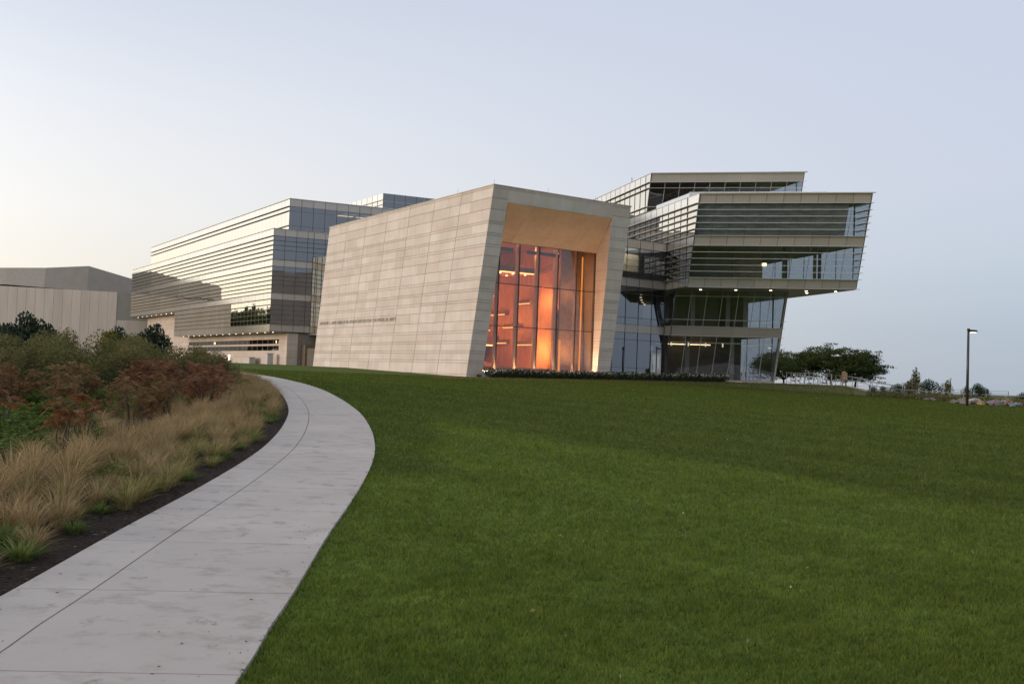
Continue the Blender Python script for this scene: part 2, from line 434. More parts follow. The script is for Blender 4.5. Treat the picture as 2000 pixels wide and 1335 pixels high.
def lawn_mat(name, blades):
    mt, nt, out = new_mat(name); b = NB(nt)
    g = b.n('ShaderNodeNewGeometry'); sx = b.n('ShaderNodeSeparateXYZ'); b.l(g.outputs['Position'], sx.inputs[0])
    X, Y = sx.outputs[0], sx.outputs[1]
    wob = b.noise(.35, 2, .5, b.pos())
    wv = b.math('MULTIPLY', b.math('SUBTRACT', wob.outputs['Fac'], .5), 3.0)
    # mowing passes: grass laid one way looks lighter than grass laid the other way
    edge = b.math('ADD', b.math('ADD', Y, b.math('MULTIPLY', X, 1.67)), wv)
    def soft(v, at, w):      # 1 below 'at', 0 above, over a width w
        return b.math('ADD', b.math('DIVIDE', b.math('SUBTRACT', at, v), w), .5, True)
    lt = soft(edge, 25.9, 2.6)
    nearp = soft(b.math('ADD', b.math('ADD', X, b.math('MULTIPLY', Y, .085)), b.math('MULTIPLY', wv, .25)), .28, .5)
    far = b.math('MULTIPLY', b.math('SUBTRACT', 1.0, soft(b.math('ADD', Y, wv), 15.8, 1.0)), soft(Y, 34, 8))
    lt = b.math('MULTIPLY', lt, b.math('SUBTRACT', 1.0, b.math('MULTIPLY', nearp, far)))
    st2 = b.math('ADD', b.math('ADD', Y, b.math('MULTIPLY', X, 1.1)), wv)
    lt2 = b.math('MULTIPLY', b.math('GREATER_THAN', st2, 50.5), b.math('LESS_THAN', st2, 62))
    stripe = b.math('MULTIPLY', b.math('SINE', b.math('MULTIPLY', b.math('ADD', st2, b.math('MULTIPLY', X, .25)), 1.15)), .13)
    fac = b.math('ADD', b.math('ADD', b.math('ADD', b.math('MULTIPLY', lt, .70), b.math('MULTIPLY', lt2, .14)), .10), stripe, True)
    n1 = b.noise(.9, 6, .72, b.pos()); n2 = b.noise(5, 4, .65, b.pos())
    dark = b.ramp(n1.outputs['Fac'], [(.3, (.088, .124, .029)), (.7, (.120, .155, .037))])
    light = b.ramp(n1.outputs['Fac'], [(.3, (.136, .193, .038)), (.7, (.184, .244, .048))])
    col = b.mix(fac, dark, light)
    # thin, dry turf on the bank below the hedge
    dry = b.noise(.5, 4, .6, b.pos((.4, 1.6, 1)))
    yl_ = b.math('MINIMUM', b.math('ADD', b.math('MULTIPLY', X, .69), 82.7), b.math('ADD', b.math('MULTIPLY', X, .13), 94.2))
    bank = b.math('MULTIPLY', b.math('MULTIPLY', b.math('SUBTRACT', 1.0, soft(b.math('SUBTRACT', Y, yl_), -6.0, 5.0)), soft(Y, 125, 10)), b.math('GREATER_THAN', X, -6))
    dfac = b.math('MULTIPLY', bank, b.ramp(dry.outputs['Fac'], [(.30, (0, 0, 0)), (.52, (1, 1, 1))]))
    col = b.mix(b.math('MULTIPLY', dfac, .75), col, (.22, .175, .085))
    col = b.mix(b.math('MULTIPLY', b.ramp(n2.outputs['Fac'], [(.35, (0, 0, 0)), (.75, (1, 1, 1))]), .62), col, (.040, .058, .018))
    if blades:
        at = b.n('ShaderNodeAttribute', attribute_name='rnd')
        col = b.mix(1.0, col, b.ramp(at.outputs['Fac'], [(0, (.62, .70, .6)), (.55, (1, 1, 1)), (.93, (1.25, 1.15, .9)), (1, (1.7, 1.3, .9))]), 'MULTIPLY')
        d = b.n('ShaderNodeBsdfDiffuse'); t = b.n('ShaderNodeBsdfTranslucent'); b.l(col, d.inputs[0]); b.l(col, t.inputs[0])
        mx = b.n('ShaderNodeMixShader', i_0=.4); b.l(d.outputs[0], mx.inputs[1]); b.l(t.outputs[0], mx.inputs[2])
        b.l(mx.outputs[0], out.inputs['Surface'])
    else:
        col = b.mix(1.0, col, (.80, .82, .72), 'MULTIPLY')  # turf toned down to stand in for the blades' own shade
        p = b.n('ShaderNodeBsdfPrincipled'); p.inputs['Roughness'].default_value = .95; p.inputs['Specular IOR Level'].default_value = .1
        b.l(col, p.inputs['Base Color'])
        bp = b.n('ShaderNodeBump'); bp.inputs['Strength'].default_value = .8; bp.inputs['Distance'].default_value = .06
        fb = b.noise(9, 5, .7, b.pos()); b.l(fb.outputs['Fac'], bp.inputs['Height']); b.l(bp.outputs[0], p.inputs['Normal'])
        b.l(p.outputs[0], out.inputs['Surface'])
    return mt
M['lawn'] = lawn_mat('lawn_turf', False)
M['blades'] = lawn_mat('lawn_blades', True)

def grid_mesh(name, xs, ys, zf, mat):
    X, Y = np.meshgrid(xs, ys); Z = zf(X, Y)
    nx, ny = len(xs), len(ys)
    me = bpy.data.meshes.new(name)
    v = np.stack([X, Y, Z], -1).reshape(-1, 3)
    i = (np.arange(ny-1)[:, None]*nx+np.arange(nx-1)[None, :]).ravel()
    f = np.stack([i, i+1, i+1+nx, i+nx], 1)
    me.from_pydata(v.tolist(), [], f.tolist())
    me.materials.append(mat)
    me.polygons.foreach_set('use_smooth', [True]*len(me.polygons))
    return me
xs = np.concatenate([[-6000, -2500, -1000, -500, -300, -200, -150], np.arange(-110, -40, 5), np.arange(-40, 60, .8), np.arange(60, 200, 5), [220, 300, 600, 1500, 6000]])
ys = np.concatenate([[-3000, -800, -300, -120, -60, -30], np.arange(-15, 112, .8), np.arange(112, 300, 4), [320, 400, 700, 1500, 4000, 9000]])
tag(mobj('ground', grid_mesh('ground', xs, ys, ground, M['lawn'])), kind='structure')

mt, nt, out = new_mat('lake_water'); b = NB(nt)
df = b.n('ShaderNodeBsdfDiffuse'); df.inputs[0].default_value = (.16, .22, .28, 1)
gs = b.n('ShaderNodeBsdfGlossy'); gs.inputs['Roughness'].default_value = .25; gs.inputs[0].default_value = (.8, .85, .9, 1)
nz = b.noise(.25, 5, .6, b.pos((1, .4, 1))); bp = b.n('ShaderNodeBump'); bp.inputs['Strength'].default_value = .5; bp.inputs['Distance'].default_value = .5
b.l(nz.outputs['Fac'], bp.inputs['Height']); b.l(bp.outputs[0], gs.inputs['Normal'])
mx = b.n('ShaderNodeMixShader', i_0=.5); b.l(df.outputs[0], mx.inputs[1]); b.l(gs.outputs[0], mx.inputs[2]); b.l(mx.outputs[0], out.inputs['Surface'])
tag(mobj('lake', mesh_from('lake', [(-60, 240, -3), (14000, -3000, -3), (14000, 14000, -3), (-60, 14000, -3)], [(0, 1, 2, 3)], mt)), kind='structure')

# ------------------------------------------------------------------ concrete path with scored slabs
mt, nt, out = new_mat('path_concrete'); b = NB(nt)
n1 = b.noise(.8, 5, .6, b.pos()); n2 = b.noise(25, 4, .7, b.pos())
col = b.ramp(n1.outputs['Fac'], [(.3, (.405, .365, .335)), (.7, (.485, .44, .41))])
oi = b.n('ShaderNodeObjectInfo')
col = b.mix(b.math('MULTIPLY', oi.outputs['Random'], .32), col, (.33, .30, .28))
sm = b.noise(2.6, 6, .7, b.pos((1, 1.3, 1)))
col = b.mix(b.math('MULTIPLY', b.ramp(sm.outputs['Fac'], [(.52, (0, 0, 0)), (.66, (1, 1, 1))]), .45), col, (.20, .16, .135))
vor = b.n('ShaderNodeTexVoronoi'); vor.inputs['Scale'].default_value = 1.5
wp = b.n('ShaderNodeVectorMath', operation='ADD'); b.l(b.pos((1.5, 1, 1)), wp.inputs[0])
wz = b.noise(3, 3, .6, b.pos()); ws = b.n('ShaderNodeVectorMath', operation='SCALE'); b.l(wz.outputs['Color'], ws.inputs[0]); ws.inputs['Scale'].default_value = .5
b.l(ws.outputs[0], wp.inputs[1]); b.l(wp.outputs[0], vor.inputs['Vector'])
ft = b.ramp(vor.outputs['Distance'], [(.13, (1, 1, 1)), (.20, (0, 0, 0))])
smask = b.ramp(n2.outputs['Fac'], [(.42, (0, 0, 0)), (.6, (1, 1, 1))])
col = b.mix(b.math('MULTIPLY', b.math('MULTIPLY', ft, smask), .75), col, (.17, .14, .125))
col = b.mix(b.math('MULTIPLY', n2.outputs['Fac'], .25), col, (.36, .34, .33))
p = b.n('ShaderNodeBsdfPrincipled'); p.inputs['Roughness'].default_value = .85; p.inputs['Specular IOR Level'].default_value = .2
b.l(col, p.inputs['Base Color'])
bp = b.n('ShaderNodeBump'); bp.inputs['Strength'].default_value = .25; bp.inputs['Distance'].default_value = .01
b.l(n2.outputs['Fac'], bp.inputs['Height']); b.l(bp.outputs[0], p.inputs['Normal']); b.l(p.outputs[0], out.inputs['Surface'])
M['path'] = mt

# resample the right edge and offset it to the scored line and the left edge
def resample(P, step):
    # catmull-rom through P, then even spacing
    pts = []
    for i in range(1, len(P)-2):
        p0, p1, p2, p3 = P[i-1], P[i], P[i+1], P[i+2]
        for t in np.linspace(0, 1, 24, endpoint=False):
            pts.append(.5*((2*p1)+(-p0+p2)*t+(2*p0-5*p1+4*p2-p3)*t*t+(-p0+3*p1-3*p2+p3)*t**3))
    pts = np.array(pts); d = np.r_[0, np.cumsum(np.linalg.norm(np.diff(pts, axis=0), axis=1))]
    u = np.arange(0, d[-1], step)
    return np.stack([np.interp(u, d, pts[:, 0]), np.interp(u, d, pts[:, 1])], 1)
edge = resample(PR, .25)
tg = np.gradient(edge, axis=0); tg /= np.linalg.norm(tg, axis=1)[:, None]
nl_ = np.stack([-tg[:, 1], tg[:, 0]], 1)         # to the left of travel
WID = 2.14
left_edge = edge+nl_*WID
def xL(y): return np.interp(y, left_edge[:, 1], left_edge[:, 0])
pbase = []
pf = []
for i in range(len(edge)):
    a, c = edge[i], left_edge[i]
    pbase += [(a[0], a[1], gz(*a)+.012), (c[0], c[1], gz(*c)+.012)]
    if i: k = 2*i; pf.append((k-2, k, k+1, k-1))
path_o = tag(mobj('path', mesh_from('path', pbase, pf, M['joint'])), kind='structure')
STEP = 8            # 2 m slabs
for i0 in range(0, len(edge)-1, STEP):
    i1 = min(i0+STEP, len(edge)-1)
    for o0, o1 in ((0.0, 1.542), (1.558, WID)):
        vv, ff = [], []
        idx = list(range(i0, i1+1))
        for j, i in enumerate(idx):
            sh = tg[i]*(.006 if j == 0 else (-.006 if j == len(idx)-1 else 0))
            for o in (o0, o1):
                q = edge[i]+nl_[i]*o+sh
                vv.append((q[0], q[1], gz(*q)+.035)); vv.append((q[0], q[1], gz(*q)-.06))
        n = len(idx)
        for j in range(n-1):
            a = 4*j; c = 4*(j+1)
            ff += [(a, c, c+2, a+2), (a+1, a, a+1-1, a+1)] if False else [(a, c, c+2, a+2), (a, a+1, c+1, c), (a+2, c+2, c+3, a+3)]
        ff += [(0, 2, 3, 1), (4*(n-1), 4*(n-1)+1, 4*(n-1)+3, 4*(n-1)+2)]
        o0v = Vector(vv[0])
        mobj('slab', mesh_from('slab', [Vector(q)-o0v for q in vv], ff, M['path']), path_o, o0v)

# ------------------------------------------------------------------ planting bed
M['mulch'] = principled('bark_mulch', (.030, .021, .016), .95, var=.6, nscale=22, bump=1.0, bscale=26, spec=.1)
bv, bf = [], []
sel = range(0, len(left_edge), 2)
offs = [0, .4, .9, 1.6, 2.6, 4, 6, 9, 13, 18, 24]
sel = [i for i in sel if edge[i][1] < 62]
for j, i in enumerate(sel):
    for o in offs:
        q = left_edge[i]+np.array([-1., .0])*o
        bv.append((q[0], q[1], gz(*q)+.015+.05*min(1, o)+.03*math.sin(q[0]*2.1)*math.cos(q[1]*1.7)*min(1, o)))
    if j:
        n = len(offs)
        for k in range(n-1): bf.append(((j-1)*n+k, j*n+k, j*n+k+1, (j-1)*n+k+1))
tag(mobj('planting_bed', mesh_from('planting_bed', bv, bf, M['mulch'], True)), kind='structure')

# ================================================================== recital hall (leaning limestone block)
D1 = Vector((-.55073, .83468, 0)); D2 = Vector((.83468, .55073, 0)); OO = Vector((-1.89, 79.27, 0))
UPZ = Vector((0, 0, 1))
def L(u, v, z): return OO+D2*u+D1*v+UPZ*z
SH = .21
def H(u, v, z): return L(u, v+SH*(17-z), z)
def uRo(z): return 14.3+.048*(17-z)
def uRi(z): return 12.4+.084*(15.77-z)
hall = thing('recital_hall', 'leaning pale limestone recital hall with a tall glowing orange glass front', 'concert hall', L(0, 3, 1.5))
ZB, ZT, LEN = 1.0, 17.0, 33.0
GV = 3.55      # glass plane
hexa('side_wall', [H(.04, .02, ZB), H(.55, .02, ZB), H(.55, LEN, ZB), H(.04, LEN, ZB), H(.04, .02, ZT-.05), H(.55, .02, ZT-.05), H(.55, LEN, ZT-.05), H(.04, LEN, ZT-.05)], M['joint'], hall)
side = [o for o in hall.children][-1]
# courses, from the top: full courses about 0.9 m, some with a thin band
courses = []
z = 17.0
pat = [(.2,), (.78,), (.89,), (.95,), (.19, .73), (.2, .70), (.2, .72), (.88,), (.87,), (.2, .72), (.2, .68), (.2, .66), (.88,), (.78,), (.2, .66), (.2, .62), (.2, .6), (.2, .95), (1.1,)]
for grp in pat:
    for h in grp:
        courses.append((z-h, z, h < .3)); z -= h
colv = [0, 5.0, 9.65, 14.3, 18.95, 23.6, 28.25, 33.0]
for z0, z1, thin in courses:
    if z1 < 1.3: break
    z0 = max(z0, 1.05)
    for v0, v1 in zip(colv[:-1], colv[1:]):
        cuts = [v0, v1] if thin else [v0, v0+(v1-v0)*random.choice((.36, .5, .64)), v1]
        for j, (a, c) in enumerate(zip(cuts[:-1], cuts[1:])):
            ga = .028 if a == v0 else .006; gc = .028 if c == v1 else .006
            pr = random.uniform(.0, .006)
            ps = [H(.04, a+ga, z0+.015), H(.04, c-gc, z0+.015), H(.04, c-gc, z1-.015), H(.04, a+ga, z1-.015)]
            hexa('stone_panel', ps+[q-D2*(.04+pr) for q in ps], M['stone'], side)
# other walls and roof of the shell
hexa('wall', [H(uRo(ZB)-.5, .6, ZB), H(uRo(ZB)-.03, .6, ZB), H(uRo(ZB)-.03, LEN, ZB), H(uRo(ZB)-.5, LEN, ZB), H(13.8, .6, ZT-.05), H(14.27, .6, ZT-.05), H(14.27, LEN, ZT-.05), H(13.8, LEN, ZT-.05)], M['stone'], hall)
hexa('wall', [H(.56, LEN-.5, ZB), H(14.5, LEN-.5, ZB), H(14.5, LEN, ZB), H(.56, LEN, ZB), H(.56, LEN-.5, ZT-.05), H(13.79, LEN-.5, ZT-.05), H(13.79, LEN, ZT-.05), H(.56, LEN, ZT-.05)], M['stone'], hall)
hexa('roof', [H(.1, .15, 16.55), H(14.2, .15, 16.55), H(14.2, LEN-.1, 16.55), H(.1, LEN-.1, 16.55), H(.1, .15, 16.8), H(14.2, .15, 16.8), H(14.2, LEN-.1, 16.8), H(.1, LEN-.1, 16.8)], M['roof'], hall)
hexa('coping', [H(-.06, -.05, 16.99), H(14.36, -.05, 16.99), H(14.36, .6, 16.99), H(-.06, .6, 16.99), H(-.06, -.05, 17.06), H(14.36, -.05, 17.06), H(14.36, .6, 17.06), H(-.06, .6, 17.06)], M['stone'], hall)
hexa('coping', [H(-.06, .6, 16.99), H(.6, .6, 16.99), H(.6, LEN+.04, 16.99), H(-.06, LEN+.04, 16.99), H(-.06, .6, 17.06), H(.6, .6, 17.06), H(.6, LEN+.04, 17.06), H(-.06, LEN+.04, 17.06)], M['stone'], hall)
# portal: two leaning piers, lintel, splayed soffit; cores in joint colour, stone panels proud of them
def vf(z): return SH*(17-z)     # v of the front plane
pierL = hexa('pier', [L(.045, vf(ZB)+.04, ZB), L(1.46, vf(ZB)+.04, ZB), L(1.1, max(GV, vf(ZB)+.3), ZB), L(.56, max(GV, vf(ZB)+.3), ZB),
                      L(.045, .06, ZT-.06), L(1.46, .06, ZT-.06), L(1.1, GV, ZT-.06), L(.56, GV, ZT-.06)], M['joint'], hall)
pierR = hexa('pier', [L(uRi(ZB)+.04, vf(ZB)+.04, ZB), L(uRo(ZB)-.04, vf(ZB)+.04, ZB), L(uRo(ZB)-.04, max(GV, vf(ZB)+.3)+.3, ZB), L(13.40, max(GV, vf(ZB)+.3)+.3, ZB),
                      L(uRi(ZT)+.08, .06, ZT-.06), L(14.26, .06, ZT-.06), L(14.26, GV+.3, ZT-.06), L(13.40, GV+.3, ZT-.06)], M['joint'], hall)
lint = hexa('lintel', [L(1.47, vf(15.77)+.04, 15.80), L(uRi(15.77)+.06, vf(15.77)+.04, 15.80), L(13.38, GV, 13.10), L(1.11, GV, 13.10),
                       L(1.47, .07, ZT-.06), L(uRi(17)+.05, .07, ZT-.06), L(13.38, GV, ZT-.06), L(1.11, GV, ZT-.06)], M['joint'], hall)
NF = (L(0, 0, 17)-L(0, vf(16), 16)).cross(D2).normalized()
if NF.dot(D1) > 0: NF = -NF
rev_z = []
for z0, z1, thin in courses:
    if z1 < 1.6: break
    z0 = max(z0, 1.2)
    rev_z.append((z0, z1))
    g = .015
    ps = [H(.0, .05, z0+g), H(1.5, .05, z0+g), H(1.5, .05, z1-g), H(.0, .05, z1-g)]
    hexa('stone_panel', ps+[q+NF*.05 for q in ps], M['stone'], pierL)
    i0, i1 = (uRi(z0) if z0 < 15.77 else 12.42), (uRi(z1) if z1 < 15.77 else 12.42)
    ps = [H(i0, .05, z0+g), H(uRo(z0), .05, z0+g), H(uRo(z1), .05, z1-g), H(i1, .05, z1-g)]
    hexa('stone_panel', ps+[q+NF*.05 for q in ps], M['stone'], pierR)
    # inner face of the right pier (lit from the hall)
    if z0 < 15.3:
        t = lambda z: min(15.77, z)
        def rv(z, k):   # k 0 front edge, 1 at the glass
            return lerp(L(uRi(t(z))+.0, vf(t(z))+.02, t(z)), L(13.36, max(GV, vf(z)+.28), t(z)), k)
        kz = lambda z: 1.0 if z < 13.05 else max(0.06, (15.77-t(z))/(15.77-13.05))
        ps = [rv(z0+g, 0), rv(z0+g, kz(z0)), rv(z1-g, kz(z1)), rv(z1-g, 0)]
        hexa('stone_panel', [q+D2*.05 for q in ps]+ps, M['stone'], pierR)
    # side of the right pier towards the link
    ps = [H(uRo(z0), .08, z0+g), H(uRo(z0), 4.2, z0+g), H(uRo(z1), 4.2, z1-g), H(uRo(z1), .08, z1-g)]
    hexa('stone_panel', [q-D2*.05 for q in ps]+ps, M['stone'], pierR)
for zi0, zi1 in ((15.78, 16.8), (16.8, 17.0)):
    for u0, u1 in ((1.5, 4.0), (4.0, 7.2), (7.2, 10.2), (10.2, 12.42)):
        ps = [H(u0+.003, .05, zi0+.01), H(u1-.003, .05, zi0+.01), H(u1-.003, .05, zi1-.01), H(u0+.003, .05, zi1-.01)]
        hexa('stone_panel', ps+[q+NF*.05 for q in ps], M['stone'], lint)
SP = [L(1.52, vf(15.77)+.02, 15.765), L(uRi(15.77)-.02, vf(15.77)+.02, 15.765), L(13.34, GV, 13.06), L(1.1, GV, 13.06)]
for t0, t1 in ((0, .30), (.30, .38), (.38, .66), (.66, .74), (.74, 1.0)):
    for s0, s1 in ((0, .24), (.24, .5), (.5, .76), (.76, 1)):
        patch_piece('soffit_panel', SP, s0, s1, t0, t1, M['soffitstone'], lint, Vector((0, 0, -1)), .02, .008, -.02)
# weathering-proof plinth under the glass
hexa('plinth', [L(1.5, GV-.35, 1.3), L(13.3, GV-.35, 1.3), L(13.3, GV+.4, 1.3), L(1.5, GV+.4, 1.3), L(1.5, GV-.35, 2.06), L(13.3, GV-.35, 2.06), L(13.3, GV+.4, 2.06), L(1.5, GV+.4, 2.06)], M['pinkstone'], hall)

# --- glass wall, two layers with stone-coloured fins
M['hallfin'] = principled('fin_paint', (.40, .27, .17), .5)
gw = hexa('glass_wall', [L(1.0, GV, 2.06), L(13.33, GV, 2.06), L(13.33, GV+.1, 2.06), L(1.0, GV+.1, 2.06), L(1.0, GV, 2.14), L(13.33, GV, 2.14), L(13.33, GV+.1, 2.14), L(1.0, GV+.1, 2.14)], M['bronze'], hall)
us = [1.0+i*2.055 for i in range(7)]
zs_ = [2.14, 5.95, 9.55, 13.06]
for i in range(6):
    for j in range(3):
        ps = [L(us[i]+.03, GV+.03, zs_[j]+.03), L(us[i+1]-.03, GV+.03, zs_[j]+.03), L(us[i+1]-.03, GV+.03, zs_[j+1]-.03), L(us[i]+.03, GV+.03, zs_[j+1]-.03)]
        hexa('pane', ps+[q+D1*.015 for q in ps], M['glass_pink'], gw)
for zz in zs_[1:]:
    hexa('transom', [L(1, GV-.01, zz-.03), L(13.33, GV-.01, zz-.03), L(13.33, GV+.06, zz-.03), L(1, GV+.06, zz-.03), L(1, GV-.01, zz+.03), L(13.33, GV-.01, zz+.03), L(13.33, GV+.06, zz+.03), L(1, GV+.06, zz+.03)], M['bronze'], gw)
for u in us:
    hexa('mullion', [L(u-.028, GV-.02, 2.14), L(u+.028, GV-.02, 2.14), L(u+.028, GV+.07, 2.14), L(u-.028, GV+.07, 2.14), L(u-.028, GV-.02, 13.05), L(u+.028, GV-.02, 13.05), L(u+.028, GV+.07, 13.05), L(u-.028, GV+.07, 13.05)], M['bronze'], gw)
for u in us[1:-1]:
    for du_, v0, dv, w in ((0, GV+.09, .32, .05), (-1.03, GV+1.9, .26, .055)):
        u_ = u; u = u_+du_
        hexa('glass_fin', [L(u-w, v0, 2.14), L(u+w, v0, 2.14), L(u+w, v0+dv, 2.14), L(u-w, v0+dv, 2.14), L(u-w, v0, 13.6), L(u+w, v0, 13.6), L(u+w, v0+dv, 13.6), L(u-w, v0+dv, 13.6)], M['hallfin'], gw)
        u = u_

# --- inside the hall
M['hallwood'] = principled('hall_wood', (.50, .22, .095), .5, var=.22, nscale=2.0, stretch=(2, 2, .35))
M['ledge_glow'] = emit_mat('ledge_glow', (1, .42, .12), 2.2)
M['hallbalcony'] = principled('hall_balcony', (.20, .085, .05), .55)
M['hallfloor'] = principled('hall_floor', (.28, .13, .07), .45)
M['hallceil'] = principled('hall_ceiling', (.50, .22, .12), .6)
M['halldark'] = principled('hall_beam', (.06, .05, .05), .6)
M['cove'] = emit_mat('cove_light', (1, .40, .12), 6.0)
M['halldown'] = emit_mat('hall_downlight', (1, .66, .36), 10)
M['exit'] = emit_mat('exit_sign', (1, .06, .10), 1.6)
inn = hexa('hall_floor', [L(.6, GV+.42, 1.5), L(14.3, GV+.42, 1.5), L(14.3, 32, 1.5), L(.6, 32, 1.5), L(.6, GV+.42, 2.05), L(14.3, GV+.42, 2.05), L(14.3, 32, 2.05), L(.6, 32, 2.05)], M['hallfloor'], hall)
hexa('hall_ceiling', [L(.6, GV+.05, 13.7), L(13.9, GV+.05, 13.7), L(13.9, 32, 13.7), L(.6, 32, 13.7), L(.6, GV+.05, 13.9), L(13.9, GV+.05, 13.9), L(13.9, 32, 13.9), L(.6, 32, 13.9)], M['hallceil'], hall)
def wavy(name, pts, z0, z1, mat, parent, dz=.5):
    vv, ff = [], []
    nz_ = int((z1-z0)/dz)
    for j in range(nz_+1):
        zz = z0+(z1-z0)*j/nz_
        for i, (u, v) in enumerate(pts):
            w = .16*math.sin(v*1.7+zz*.25)+.07*math.sin(zz*1.9+v*.7)
            vv.append(L(u+w, v, zz))
    n = len(pts)
    for j in range(nz_):
        for i in range(n-1): ff.append((j*n+i, j*n+i+1, (j+1)*n+i+1, (j+1)*n+i))
    o0 = Vector(vv[0])
    return mobj(name, mesh_from(name, [q-o0 for q in vv], ff, mat, True), parent, o0)
wavy('wood_wall', [(11.2-.05*k*k*.02, GV+2.6+k*.5) for k in range(48)], 2.05, 13.7, M['hallwood'], hall)
wavy('wood_wall', [(1.2, GV+2.6+k*.5) for k in range(48)], 2.05, 13.7, M['hallwood'], hall)
bw = hexa('back_wall', [L(1.0, 27, 2.05), L(12, 27, 2.05), L(12, 27.3, 2.05), L(1.0, 27.3, 2.05), L(1.0, 27, 13.7), L(12, 27, 13.7), L(12, 27.3, 13.7), L(1.0, 27.3, 13.7)], M['hallwood'], hall)
# return wall that shows stone-coloured behind the last bay
hexa('return_wall', [L(11.35, GV+2.5, 2.05), L(14.3, GV+2.5, 2.05), L(14.3, GV+2.8, 2.05), L(11.35, GV+2.8, 2.05), L(11.35, GV+2.5, 13.68), L(13.9, GV+2.5, 13.68), L(13.9, GV+2.8, 13.68), L(11.35, GV+2.8, 13.68)], principled('return_wall', (.30, .175, .095), .6, var=.2), hall)
# suspended ceiling canopies that curve down at the right end
def canopy(v0, v1, z, u1):
    pts = [(1.0, z), (u1-2.2, z+.1)]+[(u1-2.2+2.2*math.sin(k*.26), z+.1+1.6*(1-math.cos(k*.26))) for k in range(1, 7)]
    vv, ff = [], []
    for u, zz in pts:
        vv += [L(u, v0, zz), L(u, v1, zz), L(u, v0, zz+.16), L(u, v1, zz+.16)]
    for i in range(len(pts)-1):
        q = 4*i
        ff += [(q, q+1, q+5, q+4), (q+2, q+6, q+7, q+3), (q, q+4, q+6, q+2), (q+1, q+3, q+7, q+5)]
    o0 = Vector(vv[0])
    return mobj('ceiling_canopy', mesh_from('ceiling_canopy', [q-o0 for q in vv], ff, M['hallceil'], False), hall, o0)
for v0, v1, z, u1 in ((GV+3.2, GV+7.5, 11.0, 11.4), (GV+8.5, GV+13, 11.6, 11.2), (GV+14, GV+18.5, 12.0, 11.0)):
    cn = canopy(v0, v1, z, u1)
    hexa('beam', [L(1.0, v0-.25, z-.02), L(u1-2.6, v0-.25, z+.05), L(u1-2.6, v0-.05, z+.05), L(1.0, v0-.05, z-.02), L(1.0, v0-.25, z+.42), L(u1-2.6, v0-.25, z+.45), L(u1-2.6, v0-.05, z+.45), L(1.0, v0-.05, z+.42)], M['halldark'], cn)
    hexa('cove_lamp', [L(1.0, v0-.04, z-.10), L(u1-2.4, v0-.04, z-.02), L(u1-2.4, v0+.10, z-.02), L(1.0, v0+.10, z-.10), L(1.0, v0-.04, z-.06), L(u1-2.4, v0-.04, z+.02), L(u1-2.4, v0+.10, z+.02), L(1.0, v0+.10, z-.06)], M['cove'], cn)
    for k in range(6):
        for r_ in range(2):
            disc('downlight', L(1.8+k*1.35+(r_*.5), v0+1.0+r_*1.8, z-.02), .085, M['halldown'], cn)
# upper slot lamps near the glass
for u0, u1, z in ((1.2, 5.2, 12.55), (6.8, 10.2, 12.5)):
    hexa('beam', [L(u0, GV+1.2, z), L(u1, GV+1.2, z), L(u1, GV+1.5, z), L(u0, GV+1.5, z), L(u0, GV+1.2, z+.28), L(u1, GV+1.2, z+.28), L(u1, GV+1.5, z+.28), L(u0, GV+1.5, z+.28)], M['halldark'], hall)
    hexa('cove_lamp', [L(u0+.3, GV+1.55, z+.25), L(u1, GV+1.55, z+.25), L(u1, GV+1.65, z+.25), L(u0+.3, GV+1.65, z+.25), L(u0+.3, GV+1.55, z+.31), L(u1, GV+1.55, z+.31), L(u1, GV+1.65, z+.31), L(u0+.3, GV+1.65, z+.31)], M['cove'], hall)
# balconies with lit edges
for v, z, d in ((GV+12, 4.7, 3.5), (GV+14.5, 7.7, 3.5), (GV+17, 10.2, 3.5)):
    bl = hexa('balcony', [L(1.2, v, z), L(11, v, z), L(11, v+d, z), L(1.2, v+d, z), L(1.2, v, z+.9), L(11, v, z+.9), L(11, v+d, z+.3), L(1.2, v+d, z+.3)], M['hallbalcony'], hall)
    for u0, u1 in ((4.8, 6.6), (7.6, 10.6)):
        hexa('edge_lamp', [L(u0, v-.06, z-.06), L(u1, v-.06, z-.06), L(u1, v-.01, z-.06), L(u0, v-.01, z-.06), L(u0, v-.06, z+.03), L(u1, v-.06, z+.03), L(u1, v-.01, z+.03), L(u0, v-.01, z+.03)], M['cove'], bl)
for z, v0, v1 in ((4.7, 5.5, 8.6), (4.9, 10.0, 16.5), (6.4, 8.2, 10.6), (7.7, 10.5, 15.0), (8.6, 6.2, 8.0), (9.6, 12.0, 19.0), (6.2, 13.0, 18.5)):
    lg = hexa('ledge', [L(10.55, GV+v0, z), L(11.3, GV+v0, z), L(11.3, GV+v1, z), L(10.55, GV+v1, z), L(10.55, GV+v0, z+.38), L(11.3, GV+v0, z+.38), L(11.3, GV+v1, z+.38), L(10.55, GV+v1, z+.38)], M['hallbalcony'], hall)
    hexa('edge_lamp', [L(10.50, GV+v0, z-.03), L(10.545, GV+v0, z-.03), L(10.545, GV+v1, z-.03), L(10.50, GV+v1, z-.03), L(10.50, GV+v0, z+.05), L(10.545, GV+v0, z+.05), L(10.545, GV+v1, z+.05), L(10.50, GV+v1, z+.05)], M['ledge_glow'], lg)
hexa('stage_door', [L(1.8, GV+11.7, 2.05), L(5.6, GV+11.7, 2.05), L(5.6, GV+11.8, 2.05), L(1.8, GV+11.8, 2.05), L(1.8, GV+11.7, 4.6), L(5.6, GV+11.7, 4.6), L(5.6, GV+11.8, 4.6), L(1.8, GV+11.8, 4.6)], M['halldark'], hall)
